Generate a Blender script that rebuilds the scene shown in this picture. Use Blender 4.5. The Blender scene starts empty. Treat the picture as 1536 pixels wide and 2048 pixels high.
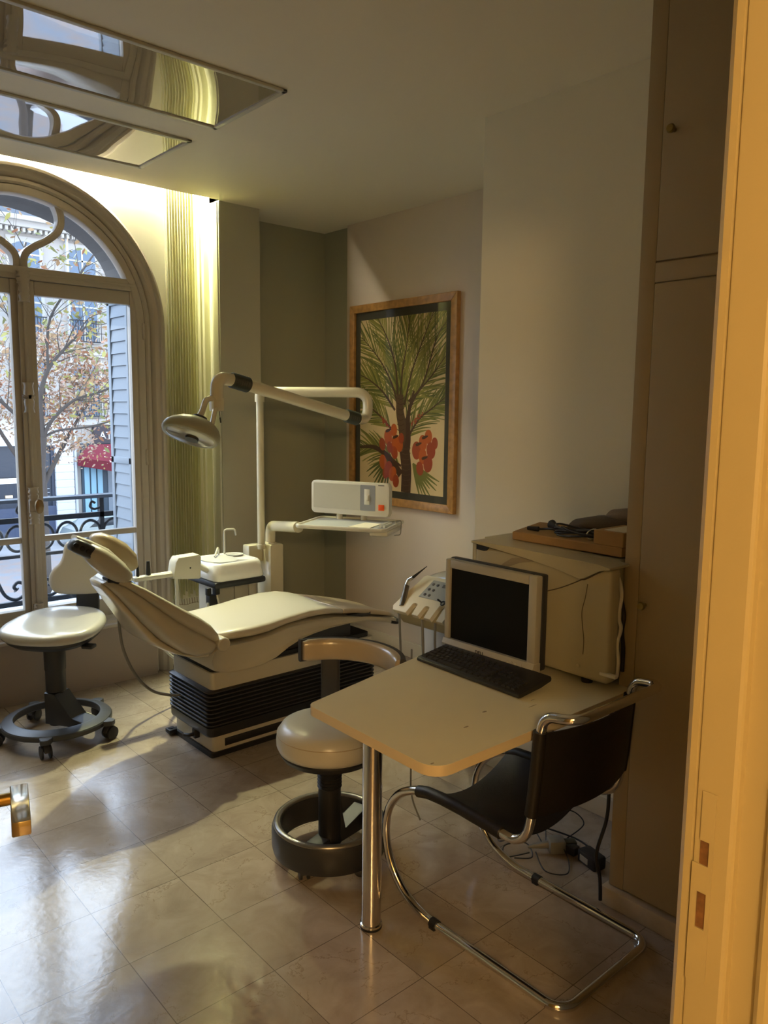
import bpy, bmesh, math, random
from mathutils import Vector, Matrix
PI = math.pi
rnd = random.Random(7)
S = bpy.context.scene
COL = S.collection

# ------------------------------------------------------------------ camera
CAM = Vector((0.0, 0.0, 1.58))
yaw, pit, rol = 0.7220157, -0.1280963, 0.0104586
f_ = Vector((math.sin(yaw)*math.cos(pit), math.cos(yaw)*math.cos(pit), math.sin(pit)))
r_ = Vector((math.cos(yaw), -math.sin(yaw), 0))
u_ = r_.cross(f_)
rr = r_*math.cos(rol) + u_*math.sin(rol)
uu = -r_*math.sin(rol) + u_*math.cos(rol)
cd = bpy.data.cameras.new('camera')
cam = bpy.data.objects.new('camera', cd); COL.objects.link(cam)
m = Matrix((rr, uu, -f_)).transposed().to_4x4(); m.translation = CAM
cam.matrix_world = m
cd.sensor_fit = 'HORIZONTAL'; cd.sensor_width = 36.0; cd.lens = 1562.623/1536*36
cd.clip_start = 0.02; cd.clip_end = 300
S.camera = cam

# ------------------------------------------------------------------ exposure, sky, lamps
S.view_settings.view_transform = 'Standard'
S.view_settings.look = 'None'
S.view_settings.exposure = 0.12
S.view_settings.gamma = 1.0
S.view_settings.use_curve_mapping = False
W = bpy.data.worlds.new('overcast_sky'); S.world = W; W.use_nodes = True
wn = W.node_tree; wn.nodes.clear()
wo = wn.nodes.new('ShaderNodeOutputWorld'); wb = wn.nodes.new('ShaderNodeBackground')
wt = wn.nodes.new('ShaderNodeTexCoord'); wz = wn.nodes.new('ShaderNodeSeparateXYZ'); wr = wn.nodes.new('ShaderNodeValToRGB')
wr.color_ramp.elements[0].position = 0.0; wr.color_ramp.elements[0].color = (0.76, 0.85, 1.0, 1)
wr.color_ramp.elements[1].position = 0.6; wr.color_ramp.elements[1].color = (0.62, 0.78, 1.0, 1)
wn.links.new(wt.outputs['Generated'], wz.inputs[0]); wn.links.new(wz.outputs['Z'], wr.inputs[0])
wn.links.new(wr.outputs[0], wb.inputs[0]); wb.inputs[1].default_value = 3.2
wn.links.new(wb.outputs[0], wo.inputs[0])

def lamp(name, kind, loc, energy, color, size=None, size_y=None, rot=None, look=None, spread=None):
    d = bpy.data.lights.new(name, kind); d.energy = energy; d.color = color
    if kind == 'AREA':
        d.shape = 'RECTANGLE'; d.size = size; d.size_y = size_y or size
        if spread: d.spread = spread
    if kind == 'POINT': d.shadow_soft_size = size or 0.05
    if kind == 'SPOT': d.shadow_soft_size = size or 0.05
    o = bpy.data.objects.new(name, d); COL.objects.link(o); o.location = loc
    if rot: o.rotation_euler = rot
    if look:
        o.rotation_euler = (Vector(look)-Vector(loc)).to_track_quat('-Z', 'Y').to_euler()
    return o
# added wide soft sun: extra sky light for the room, not the opposite facade
sun = lamp('sky_fill_sun', 'SUN', (0, 8, 12), 6.5, (0.70, 0.82, 1.0), look=(4.5, -1.0, 6.9))
sun.data.angle = math.radians(85)
# portal: tells the renderer where the window opening is, it emits nothing itself
pt = lamp('window_portal', 'AREA', (1.33, 4.86, 1.55), 1, (1, 1, 1), 1.3, 2.5, look=(1.33, 0, 1.55))
pt.data.cycles.is_portal = True
# fluorescent cove hidden above the edge of the lowered ceiling
COVE = (1.0, 0.93, 0.68)
lamp('cove_lamp', 'AREA', (1.25, 4.36, 2.93), 92, COVE, 2.2, 0.05, look=(1.25, 4.30, 0))
lamp('cove_lamp_end', 'AREA', (2.385, 4.355, 2.90), 150, (1.0, 0.98, 0.52), 0.07, 0.05, look=(2.39, 4.37, 0))
# warm ceiling lamp of the corridor behind the camera
lamp('corridor_lamp', 'POINT', (-1.05, -1.3, 2.2), 138, (1.0, 0.65, 0.29), 0.15)

# ------------------------------------------------------------------ materials
MATS = {}
def mat(name, col, rough=0.5, metal=0.0, spec=0.5, var=0.0, vscale=8.0, bump=0.0, bscale=60.0, coat=0.0, emit=None, estr=0.0, trans=0.0, col2=None, sss=0.0, alpha=None):
    if name in MATS: return MATS[name]
    m = bpy.data.materials.new(name); m.use_nodes = True; n = m.node_tree.nodes; l = m.node_tree.links
    b = n['Principled BSDF']
    b.inputs['Base Color'].default_value = (*col, 1); b.inputs['Roughness'].default_value = rough
    b.inputs['Metallic'].default_value = metal; b.inputs['Specular IOR Level'].default_value = spec
    b.inputs['Coat Weight'].default_value = coat; b.inputs['Coat Roughness'].default_value = 0.15
    if emit: b.inputs['Emission Color'].default_value = (*emit, 1); b.inputs['Emission Strength'].default_value = estr
    if trans: b.inputs['Transmission Weight'].default_value = trans
    if var > 0 or bump > 0:
        tc = n.new('ShaderNodeTexCoord')
    if var > 0:
        nz = n.new('ShaderNodeTexNoise'); nz.inputs['Scale'].default_value = vscale; nz.inputs['Detail'].default_value = 5
        mx = n.new('ShaderNodeMix'); mx.data_type = 'RGBA'
        c2 = col2 or tuple(c*(1-var) for c in col)
        mx.inputs['A'].default_value = (*col, 1); mx.inputs['B'].default_value = (*c2, 1)
        rp = n.new('ShaderNodeValToRGB'); rp.color_ramp.elements[0].position = .35; rp.color_ramp.elements[1].position = .7
        l.new(tc.outputs['Object'], nz.inputs['Vector']); l.new(nz.outputs['Fac'], rp.inputs[0]); l.new(rp.outputs[0], mx.inputs['Factor'])
        l.new(mx.outputs['Result'], b.inputs['Base Color'])
    if bump > 0:
        nb = n.new('ShaderNodeTexNoise'); nb.inputs['Scale'].default_value = bscale; nb.inputs['Detail'].default_value = 4
        bp = n.new('ShaderNodeBump'); bp.inputs['Strength'].default_value = bump; bp.inputs['Distance'].default_value = 0.01
        l.new(tc.outputs['Object'], nb.inputs['Vector']); l.new(nb.outputs['Fac'], bp.inputs['Height']); l.new(bp.outputs[0], b.inputs['Normal'])
    MATS[name] = m
    return m

def glass_mat(name, tint=(1, 1, 1), refl=0.08, rough=0.0):
    if name in MATS: return MATS[name]
    m = bpy.data.materials.new(name); m.use_nodes = True; n = m.node_tree.nodes; l = m.node_tree.links; n.clear()
    o = n.new('ShaderNodeOutputMaterial'); t = n.new('ShaderNodeBsdfTransparent'); g = n.new('ShaderNodeBsdfGlossy'); x = n.new('ShaderNodeMixShader')
    t.inputs[0].default_value = (*tint, 1); g.inputs['Roughness'].default_value = rough
    fr = n.new('ShaderNodeLayerWeight'); fr.inputs[0].default_value = .5
    pw = n.new('ShaderNodeMath'); pw.operation = 'POWER'; pw.inputs[1].default_value = 4.0
    mu = n.new('ShaderNodeMath'); mu.operation = 'MULTIPLY_ADD'; mu.inputs[1].default_value = .9; mu.inputs[2].default_value = refl/2
    mu.use_clamp = True
    l.new(fr.outputs['Facing'], pw.inputs[0]); l.new(pw.outputs[0], mu.inputs[0])
    l.new(mu.outputs[0], x.inputs[0]); l.new(t.outputs[0], x.inputs[1]); l.new(g.outputs[0], x.inputs[2]); l.new(x.outputs[0], o.inputs[0])
    MATS[name] = m
    return m

def floor_mat():
    m = bpy.data.materials.new('polished_limestone_tiles'); m.use_nodes = True; n = m.node_tree.nodes; l = m.node_tree.links
    b = n['Principled BSDF']; tc = n.new('ShaderNodeTexCoord'); sp = n.new('ShaderNodeSeparateXYZ')
    l.new(tc.outputs['Object'], sp.inputs[0])
    def math_(op, a, bb, clamp=False):
        k = n.new('ShaderNodeMath'); k.operation = op; k.use_clamp = clamp
        for i, v in enumerate((a, bb)):
            if v is None: continue
            if isinstance(v, (int, float)): k.inputs[i].default_value = v
            else: l.new(v, k.inputs[i])
        return k.outputs[0]
    TX, TY, X0, Y0 = 0.29988, 0.29367, 0.52252, 3.48647
    u = math_('DIVIDE', math_('SUBTRACT', sp.outputs[0], X0), TX); v = math_('DIVIDE', math_('SUBTRACT', sp.outputs[1], Y0), TY)
    fu = math_('FRACT', u, None); fv = math_('FRACT', v, None)
    du = math_('MINIMUM', fu, math_('SUBTRACT', 1.0, fu)); dv = math_('MINIMUM', fv, math_('SUBTRACT', 1.0, fv))
    d = math_('MINIMUM', math_('MULTIPLY', du, TX), math_('MULTIPLY', dv, TY))
    nw = n.new('ShaderNodeTexNoise'); nw.inputs['Scale'].default_value = 9
    l.new(tc.outputs['Object'], nw.inputs['Vector'])
    wob = math_('ADD', math_('MULTIPLY', nw.outputs['Fac'], 0.0016), 0.0004)
    grout = math_('LESS_THAN', d, wob)
    cu = math_('FLOOR', u, None); cv = math_('FLOOR', v, None)
    cb = n.new('ShaderNodeCombineXYZ'); l.new(cu, cb.inputs[0]); l.new(cv, cb.inputs[1])
    wn_ = n.new('ShaderNodeTexWhiteNoise'); l.new(cb.outputs[0], wn_.inputs['Vector'])
    # per-tile offset for the veining
    vo = n.new('ShaderNodeVectorMath'); vo.operation = 'MULTIPLY_ADD'; l.new(wn_.outputs['Color'], vo.inputs[0]); vo.inputs[1].default_value = (9, 9, 9); l.new(tc.outputs['Object'], vo.inputs[2])
    n1 = n.new('ShaderNodeTexNoise'); n1.inputs['Scale'].default_value = 7; n1.inputs['Detail'].default_value = 8; n1.inputs['Roughness'].default_value = .62; n1.inputs['Distortion'].default_value = .8
    l.new(vo.outputs[0], n1.inputs['Vector'])
    r1 = n.new('ShaderNodeValToRGB'); e = r1.color_ramp.elements
    e[0].position = .3; e[0].color = (.31, .25, .195, 1); e[1].position = .72; e[1].color = (.45, .38, .31, 1)
    l.new(n1.outputs['Fac'], r1.inputs[0])
    hv = n.new('ShaderNodeHueSaturation'); l.new(r1.outputs[0], hv.inputs['Color'])
    l.new(math_('ADD', math_('MULTIPLY', wn_.outputs['Value'], .16), .92), hv.inputs['Value'])
    # thin dark veins
    nv = n.new('ShaderNodeTexNoise'); nv.inputs['Scale'].default_value = 2.6; nv.inputs['Detail'].default_value = 9; nv.inputs['Roughness'].default_value = .6; nv.inputs['Distortion'].default_value = .3
    l.new(vo.outputs[0], nv.inputs['Vector'])
    vd = math_('ABSOLUTE', math_('SUBTRACT', nv.outputs['Fac'], .5), None)
    vm = math_('MULTIPLY', math_('LESS_THAN', vd, .0035), math_('GREATER_THAN', n1.outputs['Fac'], .47))
    mv = n.new('ShaderNodeMix'); mv.data_type = 'RGBA'; l.new(math_('MULTIPLY', vm, .45), mv.inputs['Factor']); l.new(hv.outputs[0], mv.inputs['A']); mv.inputs['B'].default_value = (.20, .14, .085, 1)
    mg = n.new('ShaderNodeMix'); mg.data_type = 'RGBA'; l.new(math_('MULTIPLY', grout, .85), mg.inputs['Factor']); l.new(mv.outputs['Result'], mg.inputs['A']); mg.inputs['B'].default_value = (.10, .075, .05, 1)
    l.new(mg.outputs['Result'], b.inputs['Base Color'])
    nr = n.new('ShaderNodeTexNoise'); nr.inputs['Scale'].default_value = 30; nr.inputs['Detail'].default_value = 6; l.new(tc.outputs['Object'], nr.inputs['Vector'])
    l.new(math_('ADD', math_('MULTIPLY', nr.outputs['Fac'], .12), .10), b.inputs['Roughness'])
    b.inputs['Specular IOR Level'].default_value = .75; b.inputs['IOR'].default_value = 1.62
    nb = n.new('ShaderNodeTexNoise'); nb.inputs['Scale'].default_value = 38; nb.inputs['Detail'].default_value = 5; l.new(tc.outputs['Object'], nb.inputs['Vector'])
    bp = n.new('ShaderNodeBump'); bp.inputs['Strength'].default_value = .08; bp.inputs['Distance'].default_value = .006
    l.new(math_('SUBTRACT', nb.outputs['Fac'], math_('MULTIPLY', grout, .6)), bp.inputs['Height']); l.new(bp.outputs[0], b.inputs['Normal'])
    return m

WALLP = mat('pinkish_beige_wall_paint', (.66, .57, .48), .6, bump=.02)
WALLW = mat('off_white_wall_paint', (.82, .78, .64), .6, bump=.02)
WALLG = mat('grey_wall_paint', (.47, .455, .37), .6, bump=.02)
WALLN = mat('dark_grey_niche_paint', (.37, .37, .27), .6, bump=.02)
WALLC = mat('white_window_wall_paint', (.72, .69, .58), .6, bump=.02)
CEILM = mat('ceiling_paint', (.84, .77, .62), .65, bump=.015)
WOODP = mat('greige_gloss_joinery_paint', (.55, .49, .41), .32, bump=.02, bscale=20)
PANEL = mat('taupe_panel_paint', (.40, .33, .28), .45)
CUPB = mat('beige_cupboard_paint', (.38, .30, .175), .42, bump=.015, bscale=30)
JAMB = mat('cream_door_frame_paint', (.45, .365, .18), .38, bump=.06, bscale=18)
STONE = mat('plinth_stone', (.52, .44, .33), .3, var=.25, vscale=12)
BRASS = mat('aged_brass', (.62, .42, .13), .3, 1)
BRASSD = mat('dull_brass', (.30, .22, .07), .35, .8)
CHROME = mat('chrome_tube', (.78, .76, .72), .09, 1)
CREAM = mat('cream_lacquered_metal', (.66, .62, .47), .26, coat=.4)
WHITEP = mat('white_glazed_ceramic', (.86, .87, .87), .12, coat=.5)
OFFW = mat('off_white_plastic', (.66, .64, .55), .35)
VINYL = mat('pale_beige_vinyl', (.53, .505, .425), .34, coat=.15, bump=.03, bscale=120)
VINYLT = mat('tan_vinyl', (.42, .34, .23), .30, coat=.4, bump=.03, bscale=120)
SHELL = mat('beige_moulded_shell', (.53, .50, .41), .33, coat=.2)
DKGREY = mat('charcoal_plastic', (.030, .030, .033), .42)
MDGREY = mat('dark_slate_plastic', (.055, .057, .064), .40)
BLACK = mat('black_rubber', (.012, .012, .013), .5)
LEATHER = mat('black_leather', (.009, .0065, .004), .50, bump=.08, bscale=90)
LAMIN = mat('cream_laminate', (.76, .70, .47), .40, var=.04, vscale=5)
LAMED = mat('beige_laminate_edge', (.70, .57, .36), .45)
OAK = mat('honey_oak', (.46, .24, .070), .38, var=.35, vscale=30)
IRON = mat('wrought_iron', (.022, .026, .035), .5, bump=.3, bscale=40)
SHUT = mat('pale_blue_grey_shutter_paint', (.29, .33, .37), .5)

# ------------------------------------------------------------------ mesh helpers
def mb(): return bmesh.new()
def box(bm, x0, x1, y0, y1, z0, z1, bev=0.0, seg=2, M=None, mi=0):
    vs = [bm.verts.new((x, y, z)) for x in (x0, x1) for y in (y0, y1) for z in (z0, z1)]
    F = [(0, 1, 3, 2), (4, 6, 7, 5), (0, 4, 5, 1), (2, 3, 7, 6), (0, 2, 6, 4), (1, 5, 7, 3)]
    fs = [bm.faces.new([vs[i] for i in q]) for q in F]
    for f in fs: f.material_index = mi
    if bev > 0:
        es = list({e for f in fs for e in f.edges})
        r = bmesh.ops.bevel(bm, geom=es, offset=bev, segments=seg, affect='EDGES', profile=.5, clamp_overlap=True)
        vs = list({v for f in r['faces'] for v in f.verts} | {v for v in vs if v.is_valid})
        for f in {f for v in vs for f in v.link_faces}: f.material_index = mi
    if M is not None:
        for v in vs: v.co = M @ v.co
    return vs
def prism(bm, pts, axis, a, b, bev=0.0, seg=2, M=None, mi=0):
    """extrude the polygon pts (2D) along axis from a to b; plane order: x:(y,z) y:(x,z) z:(x,y)"""
    def P3(p, d):
        return {'x': (d, p[0], p[1]), 'y': (p[0], d, p[1]), 'z': (p[0], p[1], d)}[axis]
    A = [bm.verts.new(P3(p, a)) for p in pts]; B = [bm.verts.new(P3(p, b)) for p in pts]
    fs = [bm.faces.new(A), bm.faces.new(B[::-1])]
    n = len(pts)
    for i in range(n): fs.append(bm.faces.new((A[(i+1) % n], A[i], B[i], B[(i+1) % n])))
    for f in fs: f.material_index = mi
    vs = A+B
    if bev > 0:
        es = [e for e in set(fs[0].edges) | set(fs[1].edges)]
        r = bmesh.ops.bevel(bm, geom=es, offset=bev, segments=seg, affect='EDGES', profile=.5, clamp_overlap=True)
        vs = list({v for f in r['faces'] for v in f.verts} | {v for v in vs if v.is_valid})
        for f in {f for v in vs for f in v.link_faces}: f.material_index = mi
    if M is not None:
        for v in vs: v.co = M @ v.co
    return vs
def frames(path):
    T = []
    n = len(path)
    for i in range(n):
        a = path[max(0, i-1)]; b = path[min(n-1, i+1)]
        T.append((b-a).normalized())
    t = T[0]; ref = Vector((0, 0, 1)) if abs(t.z) < .9 else Vector((0, 1, 0))
    N = (ref - t*ref.dot(t)).normalized(); out = []
    for i in range(n):
        if i > 0:
            v = T[i-1].cross(T[i]); s = v.length
            if s > 1e-7:
                ang = math.atan2(s, T[i-1].dot(T[i])); N = Matrix.Rotation(ang, 3, v.normalized()) @ N
            N = (N - T[i]*N.dot(T[i])).normalized()
        out.append((path[i], T[i], N, T[i].cross(N)))
    return out
def tube(bm, path, r, seg=12, caps=True, closed=False, mi=0, sy=1.0):
    path = [Vector(p) for p in path]
    if closed:
        n = len(path); c = sum(path, Vector())/n; nrm = (path[0]-c).cross(path[1]-c).normalized(); rings = []
        for i in range(n):
            t = (path[(i+1) % n]-path[i-1]).normalized(); b = nrm; a = t.cross(b).normalized()
            rings.append([bm.verts.new(path[i]+(a*math.cos(2*PI*k/seg)+b*math.sin(2*PI*k/seg))*r) for k in range(seg)])
        for i in range(n):
            A = rings[i]; B = rings[(i+1) % n]
            for k in range(seg):
                f = bm.faces.new((A[k], A[(k+1) % seg], B[(k+1) % seg], B[k])); f.material_index = mi
        return
    fr = frames(path); rings = []
    for i, (p, t, a, b) in enumerate(fr):
        q = r(i/(len(fr)-1)) if callable(r) else r
        rings.append([bm.verts.new(p+(a*math.cos(2*PI*k/seg)+b*sy*math.sin(2*PI*k/seg))*q) for k in range(seg)])
    for A, B in zip(rings, rings[1:]):
        for k in range(seg):
            f = bm.faces.new((A[k], A[(k+1) % seg], B[(k+1) % seg], B[k])); f.material_index = mi
    if caps:
        for R in (rings[0][::-1], rings[-1]):
            f = bm.faces.new(R); f.material_index = mi
def fillet(pts, rad, seg=6):
    pts = [Vector(p) for p in pts]; out = [pts[0]]
    for i in range(1, len(pts)-1):
        a, b, c = pts[i-1], pts[i], pts[i+1]; u = (a-b); v = (c-b)
        ang = u.angle(v)
        if ang > 3.1: out.append(b); continue
        t = min(rad/math.tan(ang/2), u.length*.49, v.length*.49); R = t*math.tan(ang/2)
        u.normalize(); v.normalize(); p0 = b+u*t; p1 = b+v*t; ce = b+(u+v).normalized()*(R/math.sin(ang/2))
        d0 = p0-ce; d1 = p1-ce; tot = d0.angle(d1); ax = d0.cross(d1).normalized()
        for k in range(seg+1): out.append(ce+Matrix.Rotation(tot*k/seg, 3, ax) @ d0)
    out.append(pts[-1]); return out
def catmull(pts, n=8, closed=False):
    pts = [Vector(p) for p in pts]; out = []; N = len(pts)
    for i in range(N if closed else N-1):
        if closed: p0, p1, p2, p3 = pts[i-1], pts[i], pts[(i+1) % N], pts[(i+2) % N]
        else: p0, p1, p2, p3 = pts[max(i-1, 0)], pts[i], pts[i+1], pts[min(i+2, N-1)]
        for k in range(n):
            t = k/n
            out.append(.5*((2*p1)+(p2-p0)*t+(2*p0-5*p1+4*p2-p3)*t*t+(3*p1-p0-3*p2+p3)*t**3))
    if not closed: out.append(pts[-1])
    return out
def lathe(bm, prof, c, seg=32, axis='z', mi=0, M=None):
    """prof: (radius, height) list"""
    rings = []; vs = []
    for r, h in prof:
        ring = []
        for k in range(seg):
            a = 2*PI*k/seg; x, y = r*math.cos(a), r*math.sin(a)
            p = {'z': (c[0]+x, c[1]+y, c[2]+h), 'x': (c[0]+h, c[1]+x, c[2]+y), 'y': (c[0]+x, c[1]+h, c[2]+y)}[axis]
            v = bm.verts.new(p); ring.append(v); vs.append(v)
        rings.append(ring)
    for A, B in zip(rings, rings[1:]):
        for k in range(seg):
            f = bm.faces.new((A[k], A[(k+1) % seg], B[(k+1) % seg], B[k])); f.material_index = mi
    for R, rv in ((rings[0], True), (rings[-1], False)):
        if prof[0 if rv else -1][0] > 1e-5:
            f = bm.faces.new(R[::-1] if rv else R); f.material_index = mi
    if M is not None:
        for v in vs: v.co = M @ v.co
    return vs
def loft(bm, rings, caps=True, mi=0):
    R = [[bm.verts.new(p) for p in r] for r in rings]
    for A, B in zip(R, R[1:]):
        n = len(A)
        for k in range(n):
            f = bm.faces.new((A[k], A[(k+1) % n], B[(k+1) % n], B[k])); f.material_index = mi
    if caps:
        for r in (R[0][::-1], R[-1]):
            f = bm.faces.new(r); f.material_index = mi
    return R
def superell(c, a, b, ra, rb, n=28, e=2.6):
    out = []
    for k in range(n):
        t = 2*PI*k/n; ct, st = math.cos(t), math.sin(t)
        out.append(Vector(c)+Vector(a)*ra*math.copysign(abs(ct)**(2/e), ct)+Vector(b)*rb*math.copysign(abs(st)**(2/e), st))
    return out
def rrect(x0, x1, y0, y1, r, n=6):
    out = []
    for cx, cy, a0 in ((x1-r, y1-r, 0), (x0+r, y1-r, 90), (x0+r, y0+r, 180), (x1-r, y0+r, 270)):
        for k in range(n+1):
            a = math.radians(a0+90*k/n); out.append((cx+r*math.cos(a), cy+r*math.sin(a)))
    return out
def wpos(o):
    p = Vector(o.location)
    return p + (wpos(o.parent) if o.parent else Vector())
def obj(name, bm, mats, parent=None, smooth=35, label=None, kind=None):
    off = wpos(parent) if parent else Vector()
    bmesh.ops.recalc_face_normals(bm, faces=bm.faces)
    for v in bm.verts: v.co = v.co - off
    me = bpy.data.meshes.new(name); bm.to_mesh(me); bm.free()
    for m in (mats if isinstance(mats, (list, tuple)) else [mats]): me.materials.append(m)
    if smooth:
        for p in me.polygons: p.use_smooth = True
        me.set_sharp_from_angle(angle=math.radians(smooth))
    o = bpy.data.objects.new(name, me); COL.objects.link(o)
    if parent: o.parent = parent
    if label: o['label'] = label
    if kind: o['kind'] = kind
    return o
def thing(name, label, cat, loc, group=None):
    o = bpy.data.objects.new(name, None); COL.objects.link(o); o.location = loc; o.empty_display_size = .1
    o['label'] = label; o['category'] = cat
    if group: o['group'] = group
    return o
def tag(o, label, cat, group=None, kind=None):
    o['label'] = label; o['category'] = cat
    if group: o['group'] = group
    if kind: o['kind'] = kind
    return o
def struct(name, bm, m, label=None, smooth=35):
    o = obj(name, bm, m, None, smooth); o['kind'] = 'structure'
    if label: o['label'] = label
    return o
def lettering(name, text, size, M, material, parent, extrude=.0006, label=None):
    cu = bpy.data.curves.new(name, 'FONT'); cu.body = text; cu.size = size; cu.extrude = extrude; cu.align_x = 'CENTER'; cu.align_y = 'CENTER'
    to = bpy.data.objects.new(name+'_tmp', cu); COL.objects.link(to)
    bpy.context.view_layer.update()
    me = bpy.data.meshes.new_from_object(to.evaluated_get(bpy.context.evaluated_depsgraph_get()))
    bpy.data.objects.remove(to); me.materials.clear(); me.materials.append(material)
    me.transform(Matrix.Translation(-wpos(parent)) @ M); me.name = name
    o = bpy.data.objects.new(name, me); COL.objects.link(o); o.parent = parent
    if label: o['label'] = label
    return o
# ------------------------------------------------------------------ room shell
H = 2.81
WX, WZ = 1.33, 2.045            # centre line and spring line of the arched window
def arch_pts(r, z0, n=24, cx=WX, cz=WZ, rz=None):
    rz = rz or r
    return [(cx+r, z0)] + [(cx+r*math.cos(PI*k/n), cz+rz*math.sin(PI*k/n)) for k in range(n+1)] + [(cx-r, z0)]
b = mb(); box(b, -2.4, 3.6, -1.9, 4.62, -.12, 0); struct('floor', b, floor_mat(), smooth=0)
# lowered ceiling stops short of the window wall so that the cove can wash it
b = mb(); prism(b, [(-2.4, -1.9), (3.6, -1.9), (3.6, 4.62), (2.44, 4.62), (2.44, 4.275), (-2.4, 4.275)], "z", H, H+.05); struct("ceiling", b, CEILM, smooth=0)
b = mb(); box(b, -2.4, 3.6, 3.9, 4.62, 3.12, 3.2); box(b, -2.4, 2.44, 4.255, 4.275, H+.05, 3.12); struct('ceiling_cove', b, WALLC, smooth=0)
# window wall with its arched hole (inner leaf)
def holed_wall(name, y0, y1, x0, x1, z0, z1, hole, m):
    b = mb(); n = len(hole)
    # left, right and bands built column by column between hole outline and the border
    def quad(p):
        vs = [b.verts.new((q[0], y, q[1])) for y in (y0, y1) for q in p]
        k = len(p); b.faces.new(vs[:k]); b.faces.new(vs[k:][::-1])
        for i in range(k): b.faces.new((vs[i], vs[(i+1) % k], vs[k+(i+1) % k], vs[k+i]))
    xr, xl = hole[0][0], hole[-1][0]
    quad([(x0, z0), (xl, z0), (xl, z1), (x0, z1)]); quad([(xr, z0), (x1, z0), (x1, z1), (xr, z1)])
    for i in range(1, n-2):
        a, c = hole[i], hole[i+1]
        if abs(a[0]-c[0]) > 1e-6: quad([a, (a[0], z1), (c[0], z1), c])
    if hole[0][1] > z0: quad([(xl, z0), (xr, z0), (xr, hole[0][1]), (xl, hole[0][1])])
    bmesh.ops.remove_doubles(b, verts=b.verts, dist=1e-5)
    return struct(name, b, m, smooth=0)
holed_wall('wall_window', 4.40, 4.444, -2.4, 2.44, -.0, 3.12, arch_pts(.66, 0), WALLC)
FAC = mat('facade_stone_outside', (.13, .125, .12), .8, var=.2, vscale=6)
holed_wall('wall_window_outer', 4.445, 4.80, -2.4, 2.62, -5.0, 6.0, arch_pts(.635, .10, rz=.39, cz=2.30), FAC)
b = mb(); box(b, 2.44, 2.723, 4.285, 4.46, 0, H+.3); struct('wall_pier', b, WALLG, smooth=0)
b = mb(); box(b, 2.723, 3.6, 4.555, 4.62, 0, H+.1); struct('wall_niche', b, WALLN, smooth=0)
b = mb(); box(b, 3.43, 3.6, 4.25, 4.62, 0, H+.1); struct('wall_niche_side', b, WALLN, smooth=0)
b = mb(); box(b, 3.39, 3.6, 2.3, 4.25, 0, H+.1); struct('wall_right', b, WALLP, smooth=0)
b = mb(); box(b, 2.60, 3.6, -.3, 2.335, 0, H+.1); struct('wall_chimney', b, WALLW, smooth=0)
b = mb(); box(b, -2.5, -2.4, -1.9, 4.62, -.1, 3.2); struct('wall_left', b, WALLW, smooth=0)
# corridor: back wall, side wall and the wall that holds the doorway
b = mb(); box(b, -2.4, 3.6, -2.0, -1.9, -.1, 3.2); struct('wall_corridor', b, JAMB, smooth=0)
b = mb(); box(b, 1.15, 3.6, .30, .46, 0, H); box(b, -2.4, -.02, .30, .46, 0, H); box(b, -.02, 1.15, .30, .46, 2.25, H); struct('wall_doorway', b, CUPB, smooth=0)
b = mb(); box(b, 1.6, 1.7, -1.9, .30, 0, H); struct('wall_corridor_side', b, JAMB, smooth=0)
# skirtings
SKIRT = mat('white_skirting_paint', (.66, .60, .48), .35)
b = mb(); box(b, 3.37, 3.39, 2.335, 4.25, 0, .10, .004); struct('baseboard_right', b, SKIRT)
b = mb(); box(b, 2.725, 3.43, 4.535, 4.555, 0, .10, .004); struct('baseboard_niche', b, SKIRT)
b = mb(); box(b, 2.575, 2.60, 1.29, 2.335, 0, .085, .004); struct('baseboard_chimney', b, SKIRT)
b = mb(); box(b, 2.44, 2.723, 4.268, 4.285, 0, .10, .004); struct('baseboard_pier', b, SKIRT)
b = mb(); box(b, 2.10, 2.15, .46, 1.30, 0, .062, .004); struct('baseboard_cupboard', b, STONE)

# ---- arched window surround: moulded profile swept up, round and down
prof = [(.775, 4.40), (.775, 4.345), (.768, 4.325), (.752, 4.312), (.738, 4.314), (.733, 4.328), (.728, 4.332), (.712, 4.338), (.700, 4.352), (.694, 4.366), (.690, 4.366), (.688, 4.350), (.672, 4.348), (.662, 4.356), (.655, 4.372), (.655, 4.40)]
def sweep_arch(bm, prof, z0, n=40, cz=WZ):
    path = [(1, 0, z0)] + [(math.cos(PI*k/n), math.sin(PI*k/n), None) for k in range(n+1)] + [(-1, 0, z0)]
    rings = []
    for cx, sz, zz in path:
        rings.append([(WX+r*cx, y, zz if zz is not None else cz+r*sz) for r, y in prof])
    R = [[bm.verts.new(p) for p in r] for r in rings]
    for A, B in zip(R, R[1:]):
        for k in range(len(prof)-1): bm.faces.new((A[k], A[k+1], B[k+1], B[k]))
b = mb(); sweep_arch(b, prof, 0.0); struct('trim_1', b, WOODP, 'moulded arched window surround', smooth=25)
# panel and sill mouldings below the window
b = mb()
box(b, WX-.66, WX+.66, 4.305, 4.40, 0, .335)
struct('trim_2', b, PANEL, 'flat taupe panel below the window')
b = mb(); prism(b, [(4.400, .335), (4.292, .335), (4.288, .342), (4.292, .352), (4.305, .358), (4.312, .372), (4.330, .380), (4.338, .40), (4.40, .405)], 'x', WX-.655, WX+.655); struct('trim_3', b, WOODP, 'moulded sill below the window', smooth=25)

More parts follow.
